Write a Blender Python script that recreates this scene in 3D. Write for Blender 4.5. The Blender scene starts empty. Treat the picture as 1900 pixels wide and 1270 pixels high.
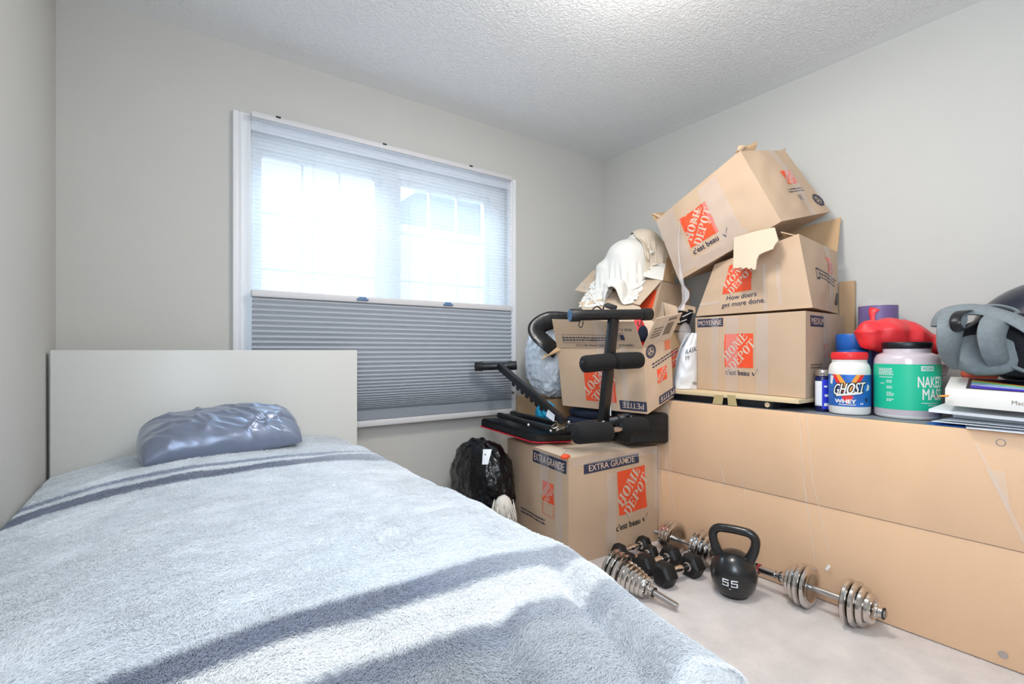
import bpy, bmesh, math, random
from mathutils import Vector, Matrix, noise, Euler

random.seed(7)
C = bpy.context.scene.collection
SC = bpy.context.scene
PI = math.pi

# ------------------------------------------------------------------ camera, light, exposure
# room frame: x to the right along the window wall, y towards the window wall, z up, metres
FPX, CXP, HYP, CAMZ = 908.0, 950.0, 650.0, 1.0
YAW = math.atan2(.5817, .8135)
SN, CS = math.sin(YAW), math.cos(YAW)
RX, LX, BY, FY, HC = 2.7475, -0.343, 2.635, -0.75, 2.44     # right, left, back, front wall, ceiling height

cam = bpy.data.cameras.new('camera'); cam_o = bpy.data.objects.new('camera', cam); C.objects.link(cam_o)
cam.sensor_width = 36; cam.lens = FPX / 1900 * 36; cam.shift_y = 15 / 1900; cam.clip_start = .02
cam_o.location = (0, 0, CAMZ); cam_o.rotation_euler = (PI / 2, 0, -YAW)
SC.camera = cam_o

w = bpy.data.worlds.new('sky'); SC.world = w; w.use_nodes = True
bg = w.node_tree.nodes['Background']; bg.inputs[0].default_value = (.86, .94, 1, 1); bg.inputs[1].default_value = .85


def lamp(name, kind, loc, energy, color, size=None, rot=(0, 0, 0), sy=None):
    l = bpy.data.lights.new(name, kind); o = bpy.data.objects.new(name, l); C.objects.link(o)
    l.energy = energy; l.color = color; o.location = loc; o.rotation_euler = rot
    if kind == 'AREA':
        l.size = size
        if sy: l.shape = 'RECTANGLE'; l.size_y = sy
    elif size: l.shadow_soft_size = size
    return o


lamp('ceiling_lamp_light', 'POINT', (1.3, 1.05, 2.16), 7.5, (1, .95, .89), .13)
lamp('ceiling_lamp_disc', 'AREA', (1.3, 1.08, 2.385), 9.5, (1, .955, .90), .34)
lamp('daylight_sky', 'AREA', (.9, 3.75, 2.95), 95, (.66, .83, 1), 2.2, (-math.radians(52), 0, 0), 1.0)
lamp('fill_light', 'AREA', (-.12, -.35, 1.7), 24, (.78, .89, 1), .9, (PI / 2 + .06, 0, -math.radians(68)), 1.3)  # added soft fill light to lift the walls, stands for no real lamp

SC.view_settings.view_transform = 'Standard'; SC.view_settings.look = 'None'
SC.view_settings.gamma = 1; SC.view_settings.use_curve_mapping = False
SC.view_settings.exposure = .74


def ray(px, py):
    X = (px - CXP) / FPX
    return Vector((CS * X + SN, -SN * X + CS, -(py - HYP) / FPX))


def D(px, py, Z):                       # point of the room at depth Z in front of the lens
    r = ray(px, py); return Vector((r.x * Z, r.y * Z, CAMZ + r.z * Z))


def on_z(px, py, z): r = ray(px, py); return D(px, py, (z - CAMZ) / r.z)
def on_x(px, py, x): r = ray(px, py); return D(px, py, x / r.x)
def on_y(px, py, y): r = ray(px, py); return D(px, py, y / r.y)
def V(*a): return Vector(a)


# ------------------------------------------------------------------ materials
def lin(c):
    return tuple(((v / 255) / 12.92 if v / 255 <= .04045 else ((v / 255 + .055) / 1.055) ** 2.4) for v in c[:3]) + (1,)


def mat(name, col, rough=.5, metal=0., var=0., vscale=8., bump=0., bscale=60., bdist=.002, spec=.5, sheen=0., coat=0., stretch=None, detail=4., col2=None, emis=None):
    m = bpy.data.materials.new(name); m.use_nodes = True
    nt = m.node_tree; N = nt.nodes; L = nt.links; b = N['Principled BSDF']
    c = lin(col)
    b.inputs['Base Color'].default_value = c; b.inputs['Roughness'].default_value = rough; b.inputs['Metallic'].default_value = metal
    b.inputs['Specular IOR Level'].default_value = spec
    if sheen: b.inputs['Sheen Weight'].default_value = sheen; b.inputs['Sheen Roughness'].default_value = .5
    if coat: b.inputs['Coat Weight'].default_value = coat; b.inputs['Coat Roughness'].default_value = .08
    if emis: b.inputs['Emission Color'].default_value = c; b.inputs['Emission Strength'].default_value = emis
    tc = N.new('ShaderNodeTexCoord'); src = tc.outputs['Object']
    if stretch:
        mp = N.new('ShaderNodeMapping'); mp.inputs['Scale'].default_value = stretch; L.new(src, mp.inputs[0]); src = mp.outputs[0]
    if var:
        n = N.new('ShaderNodeTexNoise'); n.inputs['Scale'].default_value = vscale; n.inputs['Detail'].default_value = detail
        L.new(src, n.inputs['Vector'])
        r = N.new('ShaderNodeValToRGB'); L.new(n.outputs['Fac'], r.inputs[0])
        e = r.color_ramp.elements; e[0].position = .3; e[1].position = .7
        c2 = lin(col2) if col2 else tuple(min(1, v * (1 + var)) for v in c[:3]) + (1,)
        e[0].color = tuple(v * (1 - var) for v in c[:3]) + (1,) if not col2 else c; e[1].color = c2
        L.new(r.outputs[0], b.inputs['Base Color'])
    if bump:
        n = N.new('ShaderNodeTexNoise'); n.inputs['Scale'].default_value = bscale; n.inputs['Detail'].default_value = 3
        L.new(src, n.inputs['Vector'])
        bp = N.new('ShaderNodeBump'); bp.inputs['Strength'].default_value = bump; bp.inputs['Distance'].default_value = bdist
        L.new(n.outputs['Fac'], bp.inputs['Height']); L.new(bp.outputs[0], b.inputs['Normal'])
    return m


def film(name, alpha, rough=.12, col=(255, 255, 255), bump=0, bscale=30):
    m = bpy.data.materials.new(name); m.use_nodes = True; nt = m.node_tree; N = nt.nodes; L = nt.links
    N.remove(N['Principled BSDF'])
    t = N.new('ShaderNodeBsdfTransparent'); g = N.new('ShaderNodeBsdfPrincipled'); mx = N.new('ShaderNodeMixShader')
    g.inputs['Base Color'].default_value = lin(col); g.inputs['Roughness'].default_value = rough
    mx.inputs[0].default_value = alpha; L.new(t.outputs[0], mx.inputs[1]); L.new(g.outputs[0], mx.inputs[2])
    L.new(mx.outputs[0], N['Material Output'].inputs[0])
    if bump:
        tc = N.new('ShaderNodeTexCoord'); n = N.new('ShaderNodeTexNoise'); n.inputs['Scale'].default_value = bscale; L.new(tc.outputs['Object'], n.inputs['Vector'])
        bp = N.new('ShaderNodeBump'); bp.inputs['Strength'].default_value = bump; bp.inputs['Distance'].default_value = .01
        L.new(n.outputs['Fac'], bp.inputs['Height']); L.new(bp.outputs[0], g.inputs['Normal'])
    return m


M = {}
M['wall'] = mat('wall_paint', (202, 200, 195), .75, var=.012, vscale=3, bump=.12, bscale=260, bdist=.001)
M['trim'] = mat('white_trim_paint', (232, 233, 236), .4)
M['carpet'] = mat('carpet_pile', (230, 219, 214), .95, var=.10, vscale=9, bump=.9, bscale=320, bdist=.006, sheen=.3, detail=8)
M['vinyl'] = mat('white_window_vinyl', (238, 241, 243), .35)
M['rail'] = mat('blind_rail', (214, 212, 214), .4)
M['blackout'] = mat('blackout_blind_fabric', (192, 197, 205), .8, bump=.2, bscale=500, stretch=(1, 1, 6))
M['headboard'] = mat('white_lacquered_board', (216, 216, 212), .35, var=.01, vscale=2)
M['card'] = mat('cardboard', (200, 172, 145), .72, var=.05, vscale=5, bump=.12, bscale=70, stretch=(1, 1, .12))
M['card_pale'] = mat('pale_cardboard', (208, 187, 164), .7, var=.05, vscale=6, bump=.15, bscale=80, stretch=(1, 1, .12))
M['card_dark'] = mat('brown_cardboard', (196, 162, 124), .75, var=.07, vscale=5, bump=.12, bscale=70, stretch=(1, 1, .12))
M['orange'] = mat('orange_print', (240, 84, 44), .6)
M['print_pale'] = mat('unprinted_letter', (216, 190, 170), .65)
M['navy'] = mat('navy_print', (48, 52, 76), .6)
M['grey_print'] = mat('grey_print', (128, 112, 96), .65)
M['fade_orange'] = mat('faded_orange_print', (216, 120, 84), .6)
M['tape'] = film('clear_tape', .22, .18, (232, 227, 228), .25, 25)
M['masking'] = mat('masking_tape', (176, 158, 112), .6)
M['black'] = mat('black_powder_coat', (17, 18, 21), .38, coat=.15)
M['foam'] = mat('black_foam', (12, 12, 13), .85, bump=.4, bscale=500)
M['vinyl_black'] = mat('black_vinyl', (16, 18, 22), .28, bump=.35, bscale=26, bdist=.006)
M['blue_cap'] = mat('steel_blue_plastic', (84, 122, 162), .35)
M['red_trim'] = mat('red_vinyl', (190, 34, 52), .5)
M['chrome'] = mat('chrome', (212, 208, 204), .12, 1)
M['steel'] = mat('brushed_steel', (190, 188, 186), .26, 1)
M['iron'] = mat('black_enamel_iron', (24, 26, 29), .3, var=.1, vscale=40, bump=.15, bscale=90, coat=.3)
M['rubber'] = mat('black_rubber', (21, 22, 24), .5, bump=.2, bscale=400)
M['bag_black'] = mat('black_plastic_bag', (8, 9, 12), .22, bump=.8, bscale=26, bdist=.012)
M['bag_white'] = mat('white_plastic_bag', (222, 230, 240), .35, bump=.5, bscale=22, bdist=.012)
M['cloth'] = mat('white_cotton', (234, 232, 226), .9, bump=.4, bscale=18, bdist=.01, sheen=.2)
M['cloth_cream'] = mat('cream_cotton', (222, 208, 188), .9, bump=.5, bscale=20, bdist=.01)
M['satin'] = mat('grey_satin', (130, 140, 162), .33, metal=.45, bump=.3, bscale=5, bdist=.02, sheen=.3, stretch=(1, 2.2, 2.2))
M['navycloth'] = mat('navy_cloth', (22, 30, 52), .9, bump=.4, bscale=60)
M['cyan'] = mat('cyan_plastic', (40, 170, 220), .4)
M['white'] = mat('white_plastic', (236, 234, 230), .35)
M['paper'] = mat('white_paper', (232, 236, 242), .6)
M['red'] = mat('red_plastic', (226, 44, 48), .4)
M['redbag'] = mat('red_bag', (228, 52, 58), .42, bump=.3, bscale=14, bdist=.01)
M['blue'] = mat('blue_plastic', (30, 98, 186), .4)
M['label_blue'] = mat('blue_label', (40, 104, 190), .4, var=.25, vscale=18)
M['orange_yellow'] = mat('amber_label', (236, 160, 60), .45)
M['green'] = mat('green_label', (22, 186, 146), .4)
M['purple'] = mat('purple_foam', (84, 42, 140), .5, bump=.6, bscale=160)
M['lav'] = mat('pale_powder', (206, 194, 200), .25, coat=.6)
M['bottle_navy'] = mat('navy_bottle', (18, 26, 84), .3)
M['denim'] = mat('grey_canvas', (128, 136, 140), .9, var=.09, vscale=60, bump=.5, bscale=420)
M['darkcloth'] = mat('dark_lining', (14, 16, 24), .9)
M['gloss_navy'] = mat('glossy_dark_blue', (20, 28, 46), .3, coat=.3)
M['salmon'] = mat('salmon_plastic', (244, 116, 92), .5)
M['wood'] = mat('raw_wood', (220, 198, 160), .6, var=.06, vscale=20, stretch=(1, .15, 1))
M['black_lam'] = mat('black_laminate', (14, 16, 22), .4)
M['grip'] = mat('red_grip', (150, 30, 36), .7)
M['fur_white'] = mat('cream_fringe', (222, 216, 206), .95)
M['brownbag'] = mat('brown_leatherette', (110, 92, 84), .35, bump=.4, bscale=30)
M['mint'] = mat('pale_grey_print', (222, 228, 230), .5)
M['eave'] = mat('pale_soffit', (196, 206, 222), .7)
M['screen'] = mat('dark_print', (16, 16, 30), .3)


def mat_ceiling():
    m = mat('ceiling_texture', (236, 237, 238), .85)
    nt = m.node_tree; N = nt.nodes; L = nt.links; b = N['Principled BSDF']
    tc = N.new('ShaderNodeTexCoord'); n = N.new('ShaderNodeTexNoise'); n.inputs['Scale'].default_value = 85; n.inputs['Detail'].default_value = 2; n.inputs['Distortion'].default_value = .6
    L.new(tc.outputs['Object'], n.inputs['Vector'])
    r = N.new('ShaderNodeValToRGB'); r.color_ramp.elements[0].position = .42; r.color_ramp.elements[1].position = .6; L.new(n.outputs['Fac'], r.inputs[0])
    # smooth border band next to the walls
    sx = N.new('ShaderNodeSeparateXYZ'); L.new(tc.outputs['Object'], sx.inputs[0])

    def band(out, edge, sign):
        a = N.new('ShaderNodeMapRange'); L.new(out, a.inputs[0]); a.inputs[1].default_value = edge; a.inputs[2].default_value = edge + sign * .09
        a.interpolation_type = 'SMOOTHSTEP'; return a.outputs[0]
    k = N.new('ShaderNodeMath'); k.operation = 'MULTIPLY'; L.new(band(sx.outputs[0], RX - .05, -1), k.inputs[0]); L.new(band(sx.outputs[1], BY - .05, -1), k.inputs[1])
    k2 = N.new('ShaderNodeMath'); k2.operation = 'MULTIPLY'; L.new(k.outputs[0], k2.inputs[0]); L.new(r.outputs[0], k2.inputs[1])
    bp = N.new('ShaderNodeBump'); bp.inputs['Strength'].default_value = .55; bp.inputs['Distance'].default_value = .006
    L.new(k2.outputs[0], bp.inputs['Height']); L.new(bp.outputs[0], b.inputs['Normal'])
    return m


M['ceiling'] = mat_ceiling()


def mat_sheer():
    m = bpy.data.materials.new('sheer_pleated_fabric'); m.use_nodes = True; nt = m.node_tree; N = nt.nodes; L = nt.links
    N.remove(N['Principled BSDF'])
    t = N.new('ShaderNodeBsdfTransparent'); t.inputs[0].default_value = (.97, .98, 1, 1)
    d = N.new('ShaderNodeBsdfDiffuse'); d.inputs[0].default_value = lin((236, 240, 246))
    tr = N.new('ShaderNodeBsdfTranslucent'); tr.inputs[0].default_value = lin((226, 236, 250))
    a = N.new('ShaderNodeMixShader'); a.inputs[0].default_value = .6; L.new(d.outputs[0], a.inputs[1]); L.new(tr.outputs[0], a.inputs[2])
    x = N.new('ShaderNodeMixShader'); x.inputs[0].default_value = .42; L.new(t.outputs[0], x.inputs[1]); L.new(a.outputs[0], x.inputs[2])
    L.new(x.outputs[0], N['Material Output'].inputs[0]); return m


M['sheer'] = mat_sheer()


def mat_sheer_fold():
    m = M['sheer'].copy(); m.name = 'sheer_crease'
    for n in m.node_tree.nodes:
        if n.type == 'MIX_SHADER' and abs(n.inputs[0].default_value - .42) < .01: n.inputs[0].default_value = .82
    return m


M['sheer_fold'] = mat_sheer_fold()


def mat_glass():
    m = bpy.data.materials.new('window_glass'); m.use_nodes = True; nt = m.node_tree; N = nt.nodes; L = nt.links
    N.remove(N['Principled BSDF'])
    t = N.new('ShaderNodeBsdfTransparent'); t.inputs[0].default_value = (.96, .99, .98, 1); g = N.new('ShaderNodeBsdfGlossy'); g.inputs['Roughness'].default_value = .02
    x = N.new('ShaderNodeMixShader'); x.inputs[0].default_value = .06; L.new(t.outputs[0], x.inputs[1]); L.new(g.outputs[0], x.inputs[2])
    L.new(x.outputs[0], N['Material Output'].inputs[0]); return m


M['glass'] = mat_glass()


# ------------------------------------------------------------------ scene building helpers
MW = {}


def thing(name, label, cat, loc=(0, 0, 0), rotz=0., group=None):
    o = bpy.data.objects.new(name, None); C.objects.link(o); o.empty_display_size = .05
    o.location = loc; o.rotation_euler = (0, 0, rotz); o['label'] = label; o['category'] = cat
    if group: o['group'] = group
    MW[o.name] = Matrix.Translation(Vector(loc)) @ Matrix.Rotation(rotz, 4, 'Z')
    return o


def obj(name, bm, mats, parent=None, smooth=40, local=False, loc=None):
    """link a bmesh as ONE mesh object; world coordinates unless local"""
    if parent is not None and not local: bm.transform(MW[parent.name].inverted())
    if parent is None and loc is not None: bm.transform(Matrix.Translation(-Vector(loc)))
    bmesh.ops.recalc_face_normals(bm, faces=[f for f in bm.faces if not f.tag]) if smooth is not None else None
    me = bpy.data.meshes.new(name); bm.to_mesh(me); bm.free()
    for m in (mats if isinstance(mats, (list, tuple)) else [mats]): me.materials.append(M[m] if isinstance(m, str) else m)
    if smooth:
        me.shade_smooth(); me.set_sharp_from_angle(angle=math.radians(smooth))
    o = bpy.data.objects.new(name, me); C.objects.link(o)
    if parent is not None: o.parent = parent; MW[o.name] = MW[parent.name].copy()
    elif loc is not None: o.location = loc; MW[o.name] = Matrix.Translation(Vector(loc))
    else: MW[o.name] = Matrix.Identity(4)
    return o


def tag(o, label, cat, group=None):
    o['label'] = label; o['category'] = cat
    if group: o['group'] = group
    return o


def struct(name, bm, m, parent=None, smooth=None):
    o = obj(name, bm, m, parent, smooth)
    if parent is None: o['kind'] = 'structure'
    return o


def add_hexa(bm, P, mi=0, bev=0, seg=2):
    vs = [bm.verts.new(p) for p in P]
    fs = [bm.faces.new([vs[i] for i in q]) for q in ((3, 2, 1, 0), (4, 5, 6, 7), (0, 1, 5, 4), (1, 2, 6, 5), (2, 3, 7, 6), (3, 0, 4, 7))]
    for f in fs: f.material_index = mi
    if bev:
        es = list({e for f in fs for e in f.edges})
        r = bmesh.ops.bevel(bm, geom=es, offset=bev, segments=seg, affect='EDGES', profile=.5)
        for f in r['faces']: f.material_index = mi
    return vs


def add_box(bm, lo, hi, mi=0, bev=0, rot=None, seg=2):
    (a, b, c), (d, e, f) = lo, hi
    P = [V(a, b, c), V(d, b, c), V(d, e, c), V(a, e, c), V(a, b, f), V(d, b, f), V(d, e, f), V(a, e, f)]
    if rot:
        ctr = (Vector(lo) + Vector(hi)) / 2
        P = [rot @ (p - ctr) + ctr for p in P]
    return add_hexa(bm, P, mi, bev, seg)


def frame_axes(d, up=V(0, 0, 1)):
    d = d.normalized(); s = d.cross(up)
    if s.length < 1e-4: s = d.cross(V(1, 0, 0))
    s.normalize(); return d, s, s.cross(d)


def add_bar(bm, p0, p1, w_, h_, up=V(0, 0, 1), mi=0, bev=0.004):
    p0, p1 = Vector(p0), Vector(p1); d, s, u = frame_axes(p1 - p0, up)
    s = s * w_ / 2; u = u * h_ / 2
    return add_hexa(bm, [p0 - s - u, p0 + s - u, p1 + s - u, p1 - s - u, p0 - s + u, p0 + s + u, p1 + s + u, p1 - s + u], mi, bev)


def add_tube(bm, pts, r, seg=14, mi=0, closed=False, cap=True, flat=None):
    pts = [Vector(p) for p in pts]; n = len(pts); rings = []
    R = r if isinstance(r, (list, tuple)) else [r] * n
    prev = None
    for i, p in enumerate(pts):
        a = pts[(i - 1) % n] if (closed or i > 0) else p
        b = pts[(i + 1) % n] if (closed or i < n - 1) else p
        d = (b - a).normalized()
        if prev is None:
            _, s, u = frame_axes(d)
        else:
            s = prev - d * prev.dot(d); s.normalize(); u = s.cross(d)
        prev = s
        fx, fy = (1, 1) if not flat else flat
        rings.append([bm.verts.new(p + (s * math.cos(2 * PI * k / seg) * fx + u * math.sin(2 * PI * k / seg) * fy) * R[i]) for k in range(seg)])
    m = n if closed else n - 1
    for i in range(m):
        A, B = rings[i], rings[(i + 1) % n]
        for k in range(seg):
            f = bm.faces.new((A[k], A[(k + 1) % seg], B[(k + 1) % seg], B[k])); f.material_index = mi
    if cap and not closed:
        for rg in (rings[0][::-1], rings[-1]):
            f = bm.faces.new(rg); f.material_index = mi
    return rings


def add_lathe(bm, prof, mtx=None, seg=32, mi=0, mis=None):
    """prof: (radius, height) from one end to the other, turned about z and moved by mtx"""
    mtx = mtx or Matrix.Identity(4); rings = []
    for r, z in prof:
        if r < 1e-5: rings.append([bm.verts.new(mtx @ V(0, 0, z))])
        else: rings.append([bm.verts.new(mtx @ V(r * math.cos(2 * PI * k / seg), r * math.sin(2 * PI * k / seg), z)) for k in range(seg)])
    for i in range(len(rings) - 1):
        A, B = rings[i], rings[i + 1]; q = mis[i] if mis else mi
        for k in range(seg):
            j = (k + 1) % seg
            if len(A) == 1 and len(B) == 1: continue
            if len(A) == 1: f = bm.faces.new((A[0], B[k], B[j]))
            elif len(B) == 1: f = bm.faces.new((A[k], A[j], B[0]))
            else: f = bm.faces.new((A[k], A[j], B[j], B[k]))
            f.material_index = q
    for rg, rev in ((rings[0], True), (rings[-1], False)):
        if len(rg) > 2:
            f = bm.faces.new(rg[::-1] if rev else rg); f.material_index = (mis[0] if rev else mis[-1]) if mis else mi


def axis_mtx(p, d):
    d, s, u = frame_axes(Vector(d))
    return Matrix.Translation(Vector(p)) @ Matrix((s, u, -d)).transposed().to_4x4() @ Matrix.Rotation(PI, 4, 'X') if False else Matrix.Translation(Vector(p)) @ Matrix((u, s, d)).transposed().to_4x4()


def add_grid(bm, fn, nu, nv, mi=0, thick=0., uvfn=None):
    G = [[bm.verts.new(fn(i / nu, j / nv)) for j in range(nv + 1)] for i in range(nu + 1)]
    uv = bm.loops.layers.uv.verify() if uvfn else None
    fs = []
    for i in range(nu):
        for j in range(nv):
            f = bm.faces.new((G[i][j], G[i + 1][j], G[i + 1][j + 1], G[i][j + 1])); f.material_index = mi; fs.append(f)
            if uv:
                for l, (a, b) in zip(f.loops, ((i, j), (i + 1, j), (i + 1, j + 1), (i, j + 1))): l[uv].uv = uvfn(a / nu, b / nv)
    if thick:
        bmesh.ops.recalc_face_normals(bm, faces=fs)
        bmesh.ops.solidify(bm, geom=fs, thickness=thick)
    return G


def add_quad(bm, P, mi=0, thick=.004, sub=4, bend=0.):
    """a board from four corners with real thickness, optionally bowed"""
    a, b, c, d = [Vector(p) for p in P]; n = (b - a).cross(d - a).normalized()
    add_grid(bm, lambda u, v: a * (1 - u) * (1 - v) + b * u * (1 - v) + c * u * v + d * (1 - u) * v + n * bend * math.sin(PI * u) * math.sin(PI * v), sub, sub, mi, thick)


def add_plate(bm, poly, n, th, mi=0):
    """prism from a flat outline: poly points, extruded along n by th"""
    A = [bm.verts.new(Vector(p)) for p in poly]; B = [bm.verts.new(Vector(p) + n * th) for p in poly]
    k = len(A)
    bm.faces.new(A[::-1]).material_index = mi; bm.faces.new(B).material_index = mi
    for i in range(k): bm.faces.new((A[i], A[(i + 1) % k], B[(i + 1) % k], B[i])).material_index = mi


def add_blob(bm, c, rad, amp=.1, freq=4., seed=0., sub=4, ridged=True, zmin=None, power=2., shape=None, mi=0, rot=None):
    r = bmesh.ops.create_icosphere(bm, subdivisions=sub, radius=1)
    c = Vector(c); o = Vector((seed * 3.1, seed * 1.7, seed * 5.3))
    for v in r['verts']:
        d = v.co.normalized()
        k = (abs(d.x) ** power + abs(d.y) ** power + abs(d.z) ** power) ** (-1 / power)
        q = d * freq + o
        if ridged:
            n = (1 - abs(noise.noise(q)) * 2) * .6 + (1 - abs(noise.noise(q * 2.3)) * 2) * .3 + noise.noise(q * 5) * .15
        else:
            n = noise.noise(q) + .5 * noise.noise(q * 2.1)
        s = k * (1 + amp * n)
        p = Vector((d.x * rad[0] * s, d.y * rad[1] * s, d.z * rad[2] * s))
        if shape: p = shape(p, d)
        if rot: p = rot @ p
        p += c
        if zmin is not None and p.z < zmin: p.z = zmin
        v.co = p
    for f in {f for v in r['verts'] for f in v.link_faces}: f.material_index = mi


def fold_mesh(o, amp, freq, warp=3., fine=.3, seed=0., dirs=((1, .2, .4), (-.3, .5, 1))):
    """apply an object's modifiers, then press cloth folds into it"""
    dg = bpy.context.evaluated_depsgraph_get(); dg.update(); me = bpy.data.meshes.new_from_object(o.evaluated_get(dg))
    o.modifiers.clear(); old = o.data; o.data = me; bpy.data.meshes.remove(old)
    s = V(seed, seed * 2.3, -seed); ds = [Vector(d).normalized() for d in dirs]; out = []
    for v in me.vertices:
        q = v.co; n1 = noise.noise(q * freq * .12 + s); n2 = noise.noise(q * freq * .2 + s * 2)
        a = q.dot(ds[0]) * freq + warp * n1 * 2; b = q.dot(ds[1]) * freq * .8 + warp * n2 * 2
        f = (.62 - abs(math.sin(a)) ** .8) * (.5 + .5 * n2) + (.62 - abs(math.sin(b)) ** .8) * (.5 - .5 * n2) + fine * noise.noise(q * freq * .9 + s)
        out.append(q + v.normal * f * amp)
    for v, p in zip(me.vertices, out): v.co = p
    me.shade_smooth(); return o


import numpy as np


def drape(center, size, n, squeeze, balls, floor, seed, rot=0., steps=170, th=.004, slope=(0, 0), crump=.05, hold=.4):
    """let a crumpled square of cloth fall over ellipsoids and an uneven floor; returns a bmesh"""
    rs = np.random.RandomState(seed); m = n; L0 = size[0] / (n - 1); L1 = size[1] / (m - 1)
    gx, gy = np.meshgrid(np.linspace(-.5, .5, n), np.linspace(-.5, .5, m), indexing='ij')
    x, y = gx * size[0] * squeeze, gy * size[1] * squeeze
    P = np.stack([x * math.cos(rot) - y * math.sin(rot) + center[0], x * math.sin(rot) + y * math.cos(rot) + center[1], np.full_like(x, center[2]) + x * slope[0] + y * slope[1]], 2)
    P[:, :, 2] += np.array([[crump * noise.noise(V(a * 6 + seed, b * 6, 1)) + .6 * crump * noise.noise(V(a * 13 + seed, b * 13, 2)) for b in gy[0]] for a in gx[:, 0]])
    Q = P.copy()
    links = []
    for di, dj, k in ((1, 0, 1.), (0, 1, 1.), (1, 1, .7), (1, -1, .7), (2, 0, .22), (0, 2, .22)):
        a = (slice(0, n - di), slice(0, m - dj) if dj >= 0 else slice(-dj, m)); b = (slice(di, n), slice(dj, m) if dj >= 0 else slice(0, m + dj))
        links.append((a, b, math.hypot(di * L0, dj * L1), k))
    for st in range(steps):
        Vv = (P - Q) * .93; Q = P.copy(); P = P + Vv; P[:, :, 2] -= .0011
        for it in range(9):
            for a, b, l, k in links:
                d = P[b] - P[a]; r = np.linalg.norm(d, axis=2, keepdims=True) + 1e-9; c = d * ((r - l) / r) * .5 * k * .9
                P[a] += c; P[b] -= c
            if it % 3 == 2:
                for c, rr in balls:
                    c = np.array(c); rr = np.array(rr); q = (P - c) / rr; r = np.linalg.norm(q, axis=2, keepdims=True); h = (r < 1)
                    P = np.where(h, c + q / (r + 1e-9) * rr, P); Q = np.where(h, P + (Q - P) * hold, Q)
                f = floor(P[:, :, 0], P[:, :, 1]); h = P[:, :, 2] < f; P[:, :, 2] = np.where(h, f, P[:, :, 2]); Q = np.where(h[:, :, None], P + (Q - P) * hold, Q)
    bm = bmesh.new(); add_grid(bm, lambda u, v: V(*P[min(n - 1, int(round(u * (n - 1)))), min(m - 1, int(round(v * (m - 1))))]), n - 1, m - 1)
    bmesh.ops.smooth_vert(bm, verts=bm.verts, factor=.5, use_axis_x=True, use_axis_y=True, use_axis_z=True)
    bmesh.ops.recalc_face_normals(bm, faces=bm.faces); bmesh.ops.solidify(bm, geom=list(bm.faces), thickness=th)
    return bm


def bez(pts, n=16):
    """Catmull-Rom through points"""
    pts = [Vector(p) for p in pts]; out = []
    P = [pts[0] * 2 - pts[1]] + pts + [pts[-1] * 2 - pts[-2]]
    for i in range(1, len(P) - 2):
        for k in range(n):
            t = k / n; a, b, c, d = P[i - 1:i + 3]
            out.append(.5 * ((2 * b) + (c - a) * t + (2 * a - 5 * b + 4 * c - d) * t * t + (3 * b - a - 3 * c + d) * t ** 3))
    out.append(pts[-1]); return out


# ------------------------------------------------------------------ print: letters as flat shapes laid on surfaces
_tc = {}


def text2d(s, bold=0.):
    """triangles of a line of text, cap height 1, centred"""
    if (s, bold) in _tc: return _tc[(s, bold)]
    cu = bpy.data.curves.new('lettering', 'FONT'); cu.body = s; cu.offset = bold; cu.resolution_u = 3
    o = bpy.data.objects.new('lettering', cu); C.objects.link(o)
    dg = bpy.context.evaluated_depsgraph_get(); me = bpy.data.meshes.new_from_object(o.evaluated_get(dg))
    vs = [(v.co.x, v.co.y) for v in me.vertices]; fs = [tuple(p.vertices) for p in me.polygons]
    bpy.data.objects.remove(o); bpy.data.curves.remove(cu); bpy.data.meshes.remove(me)
    x0, x1 = min(v[0] for v in vs), max(v[0] for v in vs)
    vs = [((x - (x0 + x1) / 2) / .7, y / .7 - .5) for x, y in vs]
    _tc[(s, bold)] = (vs, fs, (x1 - x0) / .7)
    return _tc[(s, bold)]


def rc(x0, y0, x1, y1): return [(x0, y0), (x1, y0), (x1, y1), (x0, y1)]


def arcs(cx, cy, rx, ry, ix, iy, a0, a1, n=9):
    o = []
    for i in range(n):
        a, b = math.radians(a0 + (a1 - a0) * i / n), math.radians(a0 + (a1 - a0) * (i + 1) / n)
        o.append([(cx + ix * math.cos(a), cy + iy * math.sin(a)), (cx + rx * math.cos(a), cy + ry * math.sin(a)), (cx + rx * math.cos(b), cy + ry * math.sin(b)), (cx + ix * math.cos(b), cy + iy * math.sin(b))])
    return o


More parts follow.
